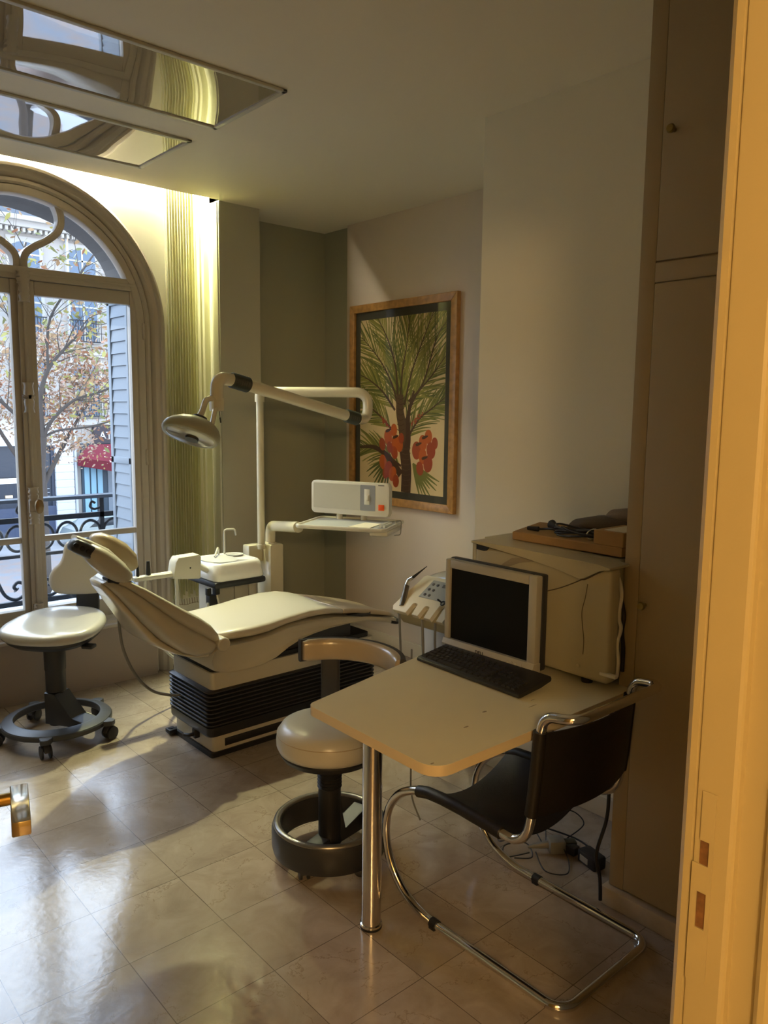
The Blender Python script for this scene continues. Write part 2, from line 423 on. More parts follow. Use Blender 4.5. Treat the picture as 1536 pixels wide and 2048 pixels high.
# ---- window itself
win = bpy.data.objects.new('window_1', None); COL.objects.link(win); win.location = (WX, 4.39, .40); win['kind'] = 'structure'
win['label'] = 'tall arched french window with curved glazing bars'
b = mb(); sweep_arch(b, [(.656, 4.412), (.656, 4.352), (.618, 4.352), (.612, 4.362), (.612, 4.412)], .40)
box(b, WX-.611, WX+.611, 4.3535, 4.438, 2.238, 2.302, .005); box(b, WX-.61, WX+.61, 4.3465, 4.353, 2.262, 2.275, .003)
box(b, WX-.611, WX+.611, 4.3545, 4.438, .36, .3995, .004)
obj('window_frame', b, WOODP, win)
# curved bars of the arched light: one stem that opens like a tulip
def ribbon(bm, pts, w, y0, y1):
    pts = [Vector((p[0], 0, p[1])) for p in catmull([(p[0], p[1], 0) for p in pts], 8)]
    for i in range(len(pts)): pass
    L, R_ = [], []
    for i, p in enumerate(pts):
        t = (pts[min(i+1, len(pts)-1)]-pts[max(i-1, 0)]).normalized(); nn = Vector((-t.z, 0, t.x)); L.append(p+nn*w/2); R_.append(p-nn*w/2)
    rows = []
    for p, q in zip(L, R_):
        rows.append([bm.verts.new((p.x, y0+.006, p.z)), bm.verts.new((p.x*.75+q.x*.25, y0, p.z*.75+q.z*.25)), bm.verts.new((p.x*.25+q.x*.75, y0, p.z*.25+q.z*.75)), bm.verts.new((q.x, y0+.006, q.z)), bm.verts.new((q.x, y1, q.z)), bm.verts.new((p.x, y1, p.z))])
    for A, B in zip(rows, rows[1:]):
        for k in range(6): bm.faces.new((A[k], A[(k+1) % 6], B[(k+1) % 6], B[k]))
    bm.faces.new(rows[0][::-1]); bm.faces.new(rows[-1])
sc = [(1.47, 2.715), (1.512, 2.665), (1.540, 2.61), (1.546, 2.555), (1.524, 2.50), (1.468, 2.45), (1.405, 2.412), (1.362, 2.375), (1.348, 2.335), (1.350, 2.29)]
for sgn in (1, -1):
    b = mb(); ribbon(b, [(WX+sgn*(p[0]-WX), p[1]) for p in sc], .036, 4.362, 4.43)
    obj('curved_glazing_bar', b, WOODP, win, smooth=30)
GL = glass_mat('window_glass', (.97, .985, 1.0), .05)
b = mb(); pts = arch_pts(.62, 2.29); prism(b, pts, 'y', 4.400, 4.404); obj('fanlight_pane', b, GL, win)
for sgn in (1, -1):
    def X(a, c): return tuple(sorted((WX+sgn*a, WX+sgn*c)))
    b = mb()
    y0, y1 = 4.362, 4.41
    box(b, *X(.022, .060), y0, y1, .40, 2.236, .004); box(b, *X(.578, .642), y0, y1, .40, 2.236, .004)
    box(b, *X(.0605, .5775), y0+.001, y1-.001, 2.162, 2.2355, .004); box(b, *X(.0605, .5775), y0+.001, y1-.001, .4005, .495, .004)
    box(b, *X(.0605, .5775), y0+.006, y1-.004, .858, .890, .004)
    box(b, *X(.0005, .0215), y0-.010, y1+.001, .402, 2.234, .005)
    fr_ = obj('casement', b, WOODP, win)
    b = mb(); box(b, *X(.055, .585), 4.386, 4.390, .88, 2.17); obj('pane', b, GL, fr_)
    b = mb(); box(b, *X(.055, .585), 4.386, 4.390, .49, .865); obj('pane', b, GL, fr_)
    for hz in (2.02, 1.30, .60):
        b = mb(); lathe(b, [(.0, -.048), (.006, -.045), (.008, -.036), (.008, .036), (.006, .045), (0, .048)], (WX+sgn*.650, 4.350, hz), 12); obj('hinge', b, WOODP, fr_)
# espagnolette bolt with cast ornaments and oval knob
b = mb(); tube(b, [(WX, 4.338, .50), (WX, 4.338, 2.20)], .008, 10); rod = obj('bolt_rod', b, WOODP, win)
b = mb(); box(b, WX-.030, WX+.030, 4.342, 4.3505, .42, 2.234, .006)
obj('cover_strip', b, WOODP, win)
def cast(z0, z1, w=.03):
    b = mb(); n = 9
    rings = []
    for k in range(n):
        t = k/(n-1); wv = w*(.62+.38*abs(math.cos(t*3*PI))); rings.append(superell((WX, 4.336, z0+(z1-z0)*t), (1, 0, 0), (0, 1, 0), wv*1.15, .024, 14, 3))
    loft(b, rings); obj('cast_keep', b, WOODP, win, smooth=50)
for z0, z1, w in ((2.215, 2.275, .030), (2.12, 2.215, .024), (1.555, 1.71, .024), (1.625, 1.645, .03), (.965, 1.03, .024), (1.09, 1.16, .024), (.50, .53, .022)): cast(z0, z1, w)
b = mb(); box(b, WX-.026, WX+.026, 4.322, 4.345, 1.02, 1.10, .008); obj('lock_box', b, WOODP, win)
b = mb(); lathe(b, [(.010, .0), (.010, .018), (.022, .024), (.030, .034), (.028, .046), (.014, .052), (0, .053)], (0, 0, 0), 24, 'z', M=Matrix.Translation((WX+.012, 4.322, 1.062)) @ Matrix.Rotation(PI/2, 4, 'X') @ Matrix.Diagonal((.75, 1.35, 1, 1))); obj('oval_knob', b, mat('bronze_knob', (.28, .20, .11), .35, .7), win)

# ---- cove light tube (a real fluorescent fitting)
b = mb(); tube(b, [(.15, 4.35, 2.97), (2.35, 4.35, 2.97)], .013, 10)
tb = obj('tube', b, mat('lit_tube', (1, 1, 1), .5, emit=(1.0, .95, .62), estr=6.0), None)
tv = thing('cove_light', 'fluorescent batten hidden in the cove above the arched window', 'light', (1.25, 4.33, 3.0))
tb.parent = tv; tb.matrix_parent_inverse = Matrix.Translation((-1.25, -4.33, -3.0))
b = mb(); box(b, .10, 2.40, 4.33, 4.375, 2.985, 3.02, .004); obj('housing', b, OFFW, tv)

# ---- ceiling mirror-gloss light panels
def gloss_mat():
    m = bpy.data.materials.new('glossy_smoked_acrylic'); m.use_nodes = True; n = m.node_tree.nodes; l = m.node_tree.links
    b = n['Principled BSDF']; b.inputs['Base Color'].default_value = (.32, .28, .22, 1); b.inputs['Roughness'].default_value = .02
    b.inputs['Specular IOR Level'].default_value = 1.0; b.inputs['IOR'].default_value = 3.3
    tc = n.new('ShaderNodeTexCoord'); nz = n.new('ShaderNodeTexNoise'); nz.inputs['Scale'].default_value = 2.3; nz.inputs['Detail'].default_value = 0
    bp = n.new('ShaderNodeBump'); bp.inputs['Strength'].default_value = .35; bp.inputs['Distance'].default_value = .02
    l.new(tc.outputs['Object'], nz.inputs['Vector']); l.new(nz.outputs['Fac'], bp.inputs['Height']); l.new(bp.outputs[0], b.inputs['Normal'])
    return m
GM = gloss_mat()
for y0, y1, lb in ((2.662, 3.216, 'glossy recessed ceiling light panel farther from the window'), (3.435, 3.985, 'glossy recessed ceiling light panel nearest the arched window')):
    t = thing('ceiling_light_panel', lb, 'ceiling light', (1.2, (y0+y1)/2, H), 'glossy ceiling light panels')
    x0, x1 = .55, 1.825
    b = mb()
    for a in ((x0, x1, y0, y0+.022), (x0, x1, y1-.022, y1), (x0, x0+.022, y0, y1), (x1-.022, x1, y0, y1)): box(b, a[0], a[1], a[2], a[3], H-.012, H, .003)
    obj('frame', b, mat('white_metal_trim', (.60, .58, .50), .4), t)
    b = mb(); box(b, x0+.02, x1-.02, y0+.02, y1-.02, H-.006, H-.001); obj('diffuser_panel', b, GM, t, smooth=0)

# ---- built-in cupboard (right)
cp = thing('fitted_cupboard', 'tall beige painted wall cupboard with small brass knobs right of the desk', 'cupboard', (2.3, .9, .062))
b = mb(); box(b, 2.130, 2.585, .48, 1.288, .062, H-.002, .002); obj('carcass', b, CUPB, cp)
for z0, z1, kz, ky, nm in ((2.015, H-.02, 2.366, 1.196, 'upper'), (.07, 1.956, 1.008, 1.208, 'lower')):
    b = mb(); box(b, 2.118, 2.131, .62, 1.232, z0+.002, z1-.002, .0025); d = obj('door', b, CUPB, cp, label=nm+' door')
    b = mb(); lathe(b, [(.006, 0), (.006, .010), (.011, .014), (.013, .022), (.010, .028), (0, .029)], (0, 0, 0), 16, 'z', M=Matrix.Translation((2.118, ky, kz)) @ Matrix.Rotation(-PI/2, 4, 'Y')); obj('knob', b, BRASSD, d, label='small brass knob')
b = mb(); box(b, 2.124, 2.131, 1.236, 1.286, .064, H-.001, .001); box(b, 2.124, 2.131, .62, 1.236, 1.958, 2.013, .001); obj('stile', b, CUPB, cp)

# ---- doorway frame (right jamb, close to the camera)
b = mb()
pj = [(.900, .310), (.900, .372), (.906, .376), (.912, .376), (.912, .455), (1.20, .455), (1.20, .20), (1.03, .20), (1.02, .225), (1.00, .235), (.985, .255), (.960, .262), (.945, .285), (.930, .290), (.925, .306)]
pj = [(.900, .441), (.900, .4325), (.9040, .4310), (.9040, .4295), (.900, .4280), (.900, .3860), (.9015, .3820), (.9050, .3800), (.9140, .3790), (.9140, .3480), (.9060, .3455), (.9030, .3400), (.9040, .3330), (.9100, .3290), (.9200, .3280), (.9210, .3180), (.9600, .3120), (.9600, .2980), (.9900, .2950), (1.0100, .2800), (1.0200, .2500), (1.05, .2400), (1.16, .2400), (1.16, .448), (.905, .448)]
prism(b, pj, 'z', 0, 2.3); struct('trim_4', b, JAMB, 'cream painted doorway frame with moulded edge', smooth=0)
DK = mat('bare_wood_mortise', (.22, .10, .03), .8, var=.5, vscale=60)
sk = thing('strike_plate', 'painted-over lock strike plate with two slots in the cream door frame', 'strike plate', (.899, .415, 1.0))
b = mb()
def cells(ys, zs, holes, x):
    for i in range(len(ys)-1):
        for j in range(len(zs)-1):
            if (i, j) in holes: continue
            vs = [b.verts.new((x, y, z)) for y, z in ((ys[i], zs[j]), (ys[i+1], zs[j]), (ys[i+1], zs[j+1]), (ys[i], zs[j+1]))]; b.faces.new(vs)
cells([.403, .4085, .4205, .4285], [.868, .942, .990, 1.026, 1.058, 1.122], {(1, 1), (1, 3), (2, 3), (2, 4)}, .8985)
bmesh.ops.remove_doubles(b, verts=b.verts, dist=1e-6)
bmesh.ops.solidify(b, geom=b.faces[:], thickness=.0012)
obj('plate', b, JAMB, sk, smooth=20)
for z0, z1 in ((.942, .990), (1.026, 1.058)):
    b = mb(); box(b, .8994, .9003, .4085, .4205, z0, z1); obj('slot', b, DK, sk, label='bare wood lock slot')

# ---- door leaf swung into the room; only its lever handle shows
ld = bpy.data.objects.new('door_1', None); COL.objects.link(ld); ld.location = (.05, .45, 0); ld['kind'] = 'structure'; ld['label'] = 'cream door leaf opened into the room, lever handle showing'
MD = Matrix.Translation((.05, .45, 0)) @ Matrix.Rotation(math.radians(15), 4, Vector((0, 0, -1)))
b = mb(); box(b, -.02, .02, .0, .80, .01, 2.24, .002, M=MD); obj('door_leaf', b, JAMB, ld)
b = mb(); box(b, .020, .024, .655, .705, .93, 1.13, .0015, M=MD); bp_ = obj('backplate', b, BRASS, ld)
b = mb(); tube(b, [MD @ Vector((.022, .68, 1.05)), MD @ Vector((.072, .68, 1.05))], .0085, 14); obj('handle_neck', b, BRASS, ld)
b = mb(); box(b, .062, .085, .588, .700, 1.040, 1.060, .002, M=MD); obj('handle', b, mat('polished_nickel_brass', (.80, .72, .55), .14, 1), ld)
# ------------------------------------------------------------------ reclining treatment chair
dc = thing('treatment_chair', 'beige vinyl reclining treatment chair on a black bellows base', 'treatment chair', (2.1, 3.25, 0))
def rr_ring(x0, x1, y0, y1, z, r=.03): return [Vector((p[0], p[1], z)) for p in rrect(x0, x1, y0, y1, r, 4)]
BX0, BX1, BY0, BY1 = 1.672, 2.62, 3.062, 3.438
b = mb(); loft(b, [rr_ring(BX0-.012, BX1+.01, BY0-.008, BY1+.008, z, .012) for z in (0, .018, .024)]); obj('foot_plate', b, BLACK, dc)
b = mb(); loft(b, [rr_ring(BX0, BX1, BY0, BY1, z, .02) for z in (.024, .104)]); lb = obj('lower_housing', b, SHELL, dc)
b = mb(); box(b, BX0+.06, BX1-.02, BY0-.004, BY0+.01, .040, .076, .002); obj('black_stripe', b, BLACK, lb, label='black stripe')
b = mb(); rings = [rr_ring(BX0-.022, BX1+.02, BY0-.010, BY1+.010, .099, .03), rr_ring(BX0-.026, BX1+.02, BY0-.012, BY1+.012, .108, .03), rr_ring(BX0-.026, BX1+.02, BY0-.012, BY1+.012, .142, .03)]
z = .142
for k in range(9):
    rings.append(rr_ring(BX0-.016, BX1+.01, BY0-.004, BY1+.004, z+.003, .03)); rings.append(rr_ring(BX0-.029, BX1+.02, BY0-.016, BY1+.016, z+.009, .03)); rings.append(rr_ring(BX0-.029, BX1+.02, BY0-.016, BY1+.016, z+.015, .03)); z += .0195
rings.append(rr_ring(BX0-.010, BX1, BY0, BY1, z+.003, .03)); loft(b, rings); obj('bellows', b, mat('black_bellows_rubber', (.020, .020, .022), .38), dc, smooth=25)
b = mb(); loft(b, [rr_ring(BX0-.006, BX1+.01, BY0-.004, BY1+.004, zz, .022) for zz in (.318, .323, .394, .398)]); uh = obj('upper_housing', b, SHELL, dc)
b = mb(); loft(b, [rr_ring(BX0+.004, BX1-.01, BY0+.01, BY1-.01, zz, .02) for zz in (.398, .420)]); obj('recess', b, BLACK, dc)
b = mb(); box(b, 1.85, 2.50, 3.09, 3.41, .40, .50, .01); obj('lift_block', b, DKGREY, dc)
b = mb(); tube(b, fillet([(1.665, 3.20, .075), (1.625, 3.20, .075), (1.615, 3.23, .070)], .01), .009, 8); box(b, 1.645, 1.672, 3.185, 3.215, .055, .10, .004); obj('foot_lever', b, BLACK, dc)
b = mb(); box(b, 1.622, 1.665, 3.40, 3.45, .010, .032, .006); tube(b, [(1.64, 3.425, .006), (1.64, 3.425, .035)], .012, 10); obj('levelling_foot', b, BLACK, dc)
# seat shell (side profile swept across)
prof_s = [(1.640, .475), (1.652, .430), (1.70, .412), (1.80, .404), (1.90, .408), (1.98, .428), (2.05, .463), (2.12, .488), (2.20, .502), (2.30, .508), (2.45, .500), (2.62, .478), (2.80, .428), (2.835, .428), (2.835, .446), (2.76, .466), (2.62, .500), (2.45, .535), (2.34, .556), (2.25, .566), (2.15, .570), (2.05, .562), (1.95, .540), (1.85, .531), (1.74, .531), (1.69, .540), (1.655, .515)]
b = mb()
def shell_ring(y, s): 
    cx, cz = 2.1, .50
    return [Vector((cx+(p[0]-cx)*(1-.012*s), y, cz+(p[1]-cz)*(1-.10*s))) for p in prof_s]
hw = lambda x: .225
rings = []
for y, s in ((3.020, 3.0), (3.010, 1.2), (3.004, .3), (3.002, 0), (3.498, 0), (3.496, .3), (3.490, 1.2), (3.480, 3.0)): rings.append(shell_ring(y, s))
# taper towards the foot end
for r in rings:
    for p in r:
        t = max(0, min(1, (p.x-2.25)/.55)); p.y = 3.25+(p.y-3.25)*(1-.42*t)
loft(b, rings); obj('seat_shell', b, SHELL, dc, smooth=40)
def cushion(bm, st, yc=3.25, e=3.2, n=40):
    rings = []
    for x, zb, zt, w in st:
        ring = []
        for k in range(n):
            t = 2*PI*k/n; c, s = math.cos(t), math.sin(t)
            yy = w*math.copysign(abs(c)**(2/e), c); v = math.copysign(abs(s)**(2/e), s)
            dip = .014*(1-min(1, abs(yy)/w)**2)*(1 if v > 0 else 0)
            ring.append(Vector((x, yc+yy, (zb+zt)/2+v*(zt-zb)/2-dip)))
        rings.append(ring)
    loft(bm, rings)
b = mb(); cushion(b, [(1.690, .556, .580, .17), (1.705, .54, .594, .205), (1.76, .532, .604, .230), (1.85, .530, .608, .240), (1.95, .537, .614, .243), (2.05, .558, .624, .243), (2.18, .568, .634, .240), (2.28, .566, .630, .236), (2.35, .560, .614, .232), (2.395, .553, .598, .226), (2.398, .556, .592, .220)]); obj('seat_cushion', b, VINYL, dc, smooth=60)
b = mb(); cushion(b, [(2.399, .552, .592, .220), (2.403, .549, .597, .224), (2.50, .532, .578, .200), (2.60, .508, .556, .180), (2.70, .482, .530, .165), (2.78, .460, .502, .152), (2.825, .446, .480, .135), (2.835, .45, .47, .12)]); obj('leg_rest', b, VINYLT, dc, smooth=60, label='tan leg rest')
b = mb(); tube(b, catmull([(2.80, 3.11, .432), (2.835, 3.10, .424), (2.86, 3.12, .428), (2.868, 3.16, .434)], 5), .008, 8); obj('foot_hook', b, BLACK, dc)
b = mb(); box(b, 2.40, 2.62, 3.072, 3.10, .512, .532, .004, M=Matrix.Identity(4)); obj('dark_gap', b, DKGREY, dc)
b = mb(); lathe(b, [(.0, -.012), (.028, -.012), (.031, -.008), (.031, .5), (0, .5)], (1.697, 3.0, .545), 28, 'y'); obj('hinge_disc', b, SHELL, dc, label='round hinge cover')
# backrest: near-side profile pairs (top, bottom, half width)
TB = [((1.262, .864), (1.236, .852), .070), ((1.290, .874), (1.255, .838), .098), ((1.340, .868), (1.290, .800), .120), ((1.400, .840), (1.335, .740), .158), ((1.470, .797), (1.392, .665), .205), ((1.540, .753), (1.450, .592), .238), ((1.610, .711), (1.520, .533), .252), ((1.655, .668), (1.590, .502), .254), ((1.685, .615), (1.640, .500), .250), ((1.694, .572), (1.675, .518), .235)]
def back_loft(bm, pairs, wk, dip, yc=3.25, n=40, e=2.8):
    rings = []
    for (T, B, w) in pairs:
        T = Vector((T[0], 0, T[1])); B = Vector((B[0], 0, B[1])); mid = (T+B)/2; hv = (T-B)/2; ring = []
        for k in range(n):
            t = 2*PI*k/n; c, s = math.cos(t), math.sin(t)
            yy = w*wk*math.copysign(abs(c)**(2/e), c); v = math.copysign(abs(s)**(2/e), s)
            q = 1-(abs(yy)/(w*wk))**2.2
            dd = dip*q*(1 if v > 0 else 0)
            ring.append(mid+hv*(v-2*dd)+Vector((0, yc+yy, 0)))
        rings.append(ring)
    loft(bm, rings)
b = mb(); back_loft(b, [(T, (T[0]+(B[0]-T[0])*.62, T[1]+(B[1]-T[1])*.62), w) for T, B, w in TB], 1.0, .40); obj('backrest_cushion', b, VINYLT if False else VINYL, dc, smooth=60)
b = mb(); back_loft(b, [((T[0]+(B[0]-T[0])*.36, T[1]+(B[1]-T[1])*.36), (B[0]+(B[0]-T[0])*.08, B[1]+(B[1]-T[1])*.08), w) for T, B, w in TB], .985, 0, e=3.4); obj('backrest_side_pad', b, VINYL, dc, smooth=60)
SB = [((1.236, .856), (1.228, .846), .06), ((1.262, .836), (1.236, .822), .075), ((1.292, .798), (1.268, .778), .09), ((1.336, .740), (1.312, .712), .105), ((1.390, .668), (1.355, .648), .125), ((1.440, .606), (1.385, .596), .16), ((1.490, .560), (1.430, .556), .19), ((1.545, .520), (1.480, .528), .205), ((1.60, .508), (1.555, .494), .21), ((1.66, .510), (1.630, .478), .21), ((1.70, .53), (1.69, .495), .20)]
b = mb(); back_loft(b, SB, 1.0, 0, e=3.4); obj('backrest_shell', b, mat('pale_moulded_shell', (.66, .62, .52), .22, coat=.4), dc, smooth=60)
# headrest
def pod(bm, pts, yc, e=2.6, n=26):
    rings = []
    for i, (x, z, rv, ry) in enumerate(pts):
        a = pts[max(0, i-1)]; c = pts[min(len(pts)-1, i+1)]
        t = Vector((c[0]-a[0], 0, c[1]-a[1])).normalized(); nn = Vector((-t.z, 0, t.x))
        rings.append(superell((x, yc, z), nn, (0, 1, 0), rv, ry, n, e))
    loft(bm, rings)
b = mb(); pod(b, [(1.170, 1.008, .016, .03), (1.182, .998, .034, .047), (1.215, .968, .044, .055), (1.260, .928, .048, .058), (1.305, .890, .042, .056), (1.335, .868, .030, .048), (1.348, .858, .012, .03)], 3.175); obj('headrest_pad', b, VINYL, dc, smooth=60)
b = mb(); pod(b, [(1.262, 1.030, .014, .03), (1.282, 1.014, .036, .05), (1.320, .985, .048, .060), (1.370, .945, .054, .062), (1.410, .905, .048, .058), (1.432, .872, .026, .045)], 3.34); obj('headrest_pad', b, VINYLT, dc, smooth=60, label='tan far headrest pad')
b = mb(); pod(b, [(1.150, 1.050, .010, .03), (1.20, 1.024, .013, .05), (1.27, .975, .020, .06), (1.34, .905, .020, .05), (1.36, .87, .012, .04)], 3.25); obj('headrest_bridge', b, SHELL, dc, smooth=60)
b = mb(); pod(b, [(1.108, 1.040, .018, .028), (1.114, 1.036, .027, .034), (1.150, 1.014, .030, .036), (1.185, .992, .028, .034)], 3.165, e=4); hb = obj('headrest_end', b, mat('dark_blue_grey_plastic', (.045, .05, .062), .35), dc, smooth=60)
for k in range(3):
    b = mb(); lathe(b, [(.012, -.004), (.012, .003), (.008, .006), (0, .006)], (0, 0, 0), 14, 'y', M=Matrix.Translation((1.116+.024*k, 3.131, 1.034-.015*k)) @ Matrix.Rotation(PI, 4, 'Z')); obj('button', b, BLACK, hb)
b = mb(); pod(b, [(1.255, .862, .012, .03), (1.285, .866, .018, .055), (1.325, .850, .020, .06), (1.355, .828, .016, .05)], 3.20, e=4); obj('headrest_joint', b, BLACK, dc)
b = mb(); tube(b, catmull([(1.36, 3.33, .70), (1.375, 3.36, .60), (1.40, 3.38, .48), (1.45, 3.38, .36), (1.52, 3.37, .27), (1.60, 3.34, .235), (1.66, 3.32, .23)], 8), .007, 8); obj('power_hose', b, mat('grey_hose', (.20, .20, .19), .5), dc)

# ------------------------------------------------------------------ dental unit: column, basin, lamp, tray, viewer
du = thing('dental_unit', 'cream dental unit with basin, lamp arms, tray and film viewer', 'dental unit', (2.35, 3.85, 0))
b = mb(); box(b, 2.456, 2.545, 3.78, 3.93, 0, .805, .010); box(b, 2.50, 2.55, 3.786, 3.925, 0, .800, .006)
obj('column', b, CREAM, du)
b = mb(); box(b, 2.36, 2.456, 3.86, 3.93, .70, .80, .008); box(b, 2.30, 2.37, 3.80, 3.92, 0, .62, .006); obj('column_bracket', b, CREAM, du)
b = mb(); tube(b, [(2.412, 3.915, .80), (2.412, 3.86, .80)], .001, 6); tube(b, [(2.425, 3.83, .78), (2.425, 3.83, 1.625)], .0215, 20); lathe(b, [(.026, 0), (.026, .012), (.0215, .014)], (2.425, 3.83, .797), 20); obj('lamp_pole', b, CREAM, du)
b = mb(); path = fillet([(2.425, 3.83, 1.625), (2.425, 3.83, 1.683), (2.840, 3.372, 1.683), (2.840, 3.372, 1.537), (2.716, 3.310, 1.537)], .062, 8); tube(b, path, .0285, 20); obj('upper_arm', b, CREAM, du)
P0, P1 = Vector((2.716, 3.31, 1.537)), Vector((1.924, 3.163, 1.698))
dv_ = (P1-P0).normalized()
b = mb(); tube(b, [P0+dv_*.07, P1], .0285, 20); obj('spring_arm', b, CREAM, du)
def bellow(p, q, r, n, name='arm_bellows'):
    b = mb(); p, q = Vector(p), Vector(q); pts = []
    N = n*2; path = [p+(q-p)*i/N for i in range(N+1)]
    tube(b, path, lambda t: r*(1.0 if round(t*N) % 2 == 0 else 1.22), 18); obj(name, b, mat('dark_green_grey_bellows', (.028, .036, .030), .5), du, smooth=20)
bellow(P0, P0+dv_*.10, .030, 6); bellow(P1+dv_*-.02, P1+dv_*.085, .030, 8)
b = mb(); q = P1+dv_*.08; path = fillet([q, (1.765, 3.135, 1.722), (1.755, 3.128, 1.62)], .07, 8); tube(b, path, .029, 20); obj('lamp_elbow', b, CREAM, du)
# lamp head
Lv = Vector((.205, -.105, -.080)); Lv.normalize(); up = Vector((.18, .42, .90)); Nv = (up-Lv*up.dot(Lv)).normalized(); Wv = Nv.cross(Lv)
HC = Vector((1.600, 3.068, 1.487))
hd = bpy.data.objects.new('lamp_head', None)
b = mb(); rings = []
for h, ra, rb, sh in ((-.028, .112, .076, 0), (-.024, .120, .083, 0), (-.012, .126, .088, 0), (.006, .122, .085, .002), (.026, .108, .076, .006), (.044, .086, .062, .010), (.056, .058, .044, .014), (.062, .028, .024, .016)):
    rings.append(superell(HC+Nv*h+Lv*sh, Lv, Wv, ra, rb, 36, 2.3))
loft(b, rings); lh = obj('lamp_head', b, mat('grey_green_lamp_shell', (.36, .37, .28), .35), du, smooth=60)
b = mb(); loft(b, [superell(HC+Nv*(-.0285), Lv, Wv, .104, .069, 36, 2.2), superell(HC+Nv*(-.031), Lv, Wv, .096, .062, 36, 2.2)]); obj('lens', b, mat('faceted_reflector_glass', (.30, .28, .26), .15, .6), lh)
b = mb(); loft(b, [superell(HC+Nv*(-.031)+Lv*.01, Lv, Wv, .030, .026, 20, 2.4), superell(HC+Nv*(-.040)+Lv*.01, Lv, Wv, .027, .022, 20, 2.4)]); obj('bulb_cap', b, DKGREY, lh)
b = mb(); c = HC+Nv*.060+Lv*.016; loft(b, [superell(c, Lv, Wv, .034, .028, 24), superell(c+Nv*.016, Lv, Wv, .031, .025, 24)]); obj('pivot_collar', b, DKGREY, lh)
b = mb(); tube(b, catmull([c+Nv*.01-Lv*.01, c+Nv*.045, Vector((1.695, 3.11, 1.620)), Vector((1.735, 3.122, 1.628)), Vector((1.752, 3.126, 1.620))], 8), .013, 14); tube(b, [Vector((1.750, 3.124, 1.598)), HC+Lv*.075+Nv*.035], .011, 12); obj('yoke', b, CREAM, du)
b = mb(); box(b, 1.728, 1.782, 3.104, 3.150, 1.572, 1.634, .008); obj('pivot_block', b, CREAM, du)
b = mb(); tube(b, [(1.765, 3.12, 1.572), (1.767, 3.12, 1.545)], .0015, 6); tube(b, [(1.767, 3.12, 1.545), (1.770, 3.12, 1.522)], .0035, 8); obj('pull_switch', b, BLACK, du)
# tray arm, tray and viewer
b = mb(); tube(b, fillet([(2.505, 3.855, .80), (2.505, 3.855, .905), (2.40, 3.42, .958)], .055, 8), .030, 18); lathe(b, [(.036, 0), (.036, .012), (.03, .014)], (2.505, 3.855, .797), 20); obj('tray_arm', b, CREAM, du)
tu = Vector((.527, -.85, 0)).normalized(); tv_ = Vector((.85, .527, 0)).normalized(); T0 = Vector((2.283, 3.296, 0))
MT = Matrix((( tu.x, tv_.x, 0, T0.x), (tu.y, tv_.y, 0, T0.y), (0, 0, 1, 0), (0, 0, 0, 1)))
b = mb()
base = rrect(0, .495, 0, .37, .035)
def ins(d): return rrect(d, .495-d, d, .37-d, max(.01, .035-d))
rings = [[MT @ Vector((p[0], p[1], z)) for p in ins(d)] for d, z in ((.006, .978), (0, .984), (0, .994), (.003, .998), (.010, .998), (.016, .990))]
loft(b, rings); tr = obj('tray', b, OFFW, du, smooth=50)
b = mb(); loft(b, [[MT @ Vector((p[0], p[1], z)) for p in rrect(.022, .43, .022, .348, .02)] for z in (.989, .9915)]); obj('tray_mat', b, mat('grey_tray_liner', (.40, .42, .43), .35), tr)
b = mb(); box(b, .435, .485, .03, .34, .989, .9935, .002, M=MT)
obj('instrument_strip', b, mat('mid_grey_plastic', (.25, .26, .26), .4), tr)
b = mb(); box(b, .40, .50, .02, .30, .955, .985, .012, M=MT); obj('control_pod', b, OFFW, du)
for k, (u, vv) in enumerate(((.13, .33), (.27, .33))):
    b = mb(); tube(b, [MT @ Vector((u, vv, .99)), MT @ Vector((u, vv, 1.04))], .017, 14); obj('viewer_post', b, CREAM, du)
VM = MT @ Matrix.Translation((-.035, .33, 0)) @ Matrix.Rotation(math.radians(-9), 4, 'Z')
b = mb(); pr_ = rrect(.0, .475, 1.022, 1.200, .018)
prism(b, pr_, 'y', 0, .040, .006, 2, M=VM); vw = obj('film_viewer', b, OFFW, du, smooth=50)
b = mb(); prism(b, rrect(.014, .305, 1.050, 1.188, .006), 'y', -.0015, .002, M=VM); obj('viewing_screen', b, mat('frosted_viewer_glass', (.50, .49, .42), .3), vw)
b = mb(); prism(b, rrect(.305, .395, 1.050, 1.188, .004), 'y', -.0013, .002, M=VM); obj('switch_field', b, mat('slate_grey_print', (.26, .27, .29), .4), vw)
b = mb(); box(b, .330, .362, -.003, .0, 1.083, 1.166, .001, M=VM); sf = obj('slider_slot', b, OFFW, vw)
b = mb(); box(b, .340, .360, -.010, -.002, 1.105, 1.135, .003, M=VM); obj('slider', b, OFFW, vw)
b = mb(); box(b, .416, .450, -.008, .0, 1.056, 1.088, .003, M=VM); obj('switch', b, mat('orange_red_switch', (.80, .10, .015), .35), vw, label='orange-red switch')
b = mb(); box(b, .412, .448, -.001, .001, 1.188, 1.191, M=VM); obj('printed_mark', b, DKGREY, vw)
b = mb(); tube(b, fillet([MT @ Vector((.495, .22, .985)), (2.715, 3.00, 1.012), (2.765, 3.0, 1.010), (2.760, 3.0, .934), (2.715, 3.0, .936)], .012, 4), .0025, 6); obj('wire_holder', b, mat('bent_steel_wire', (.35, .33, .28), .35, .8), du)
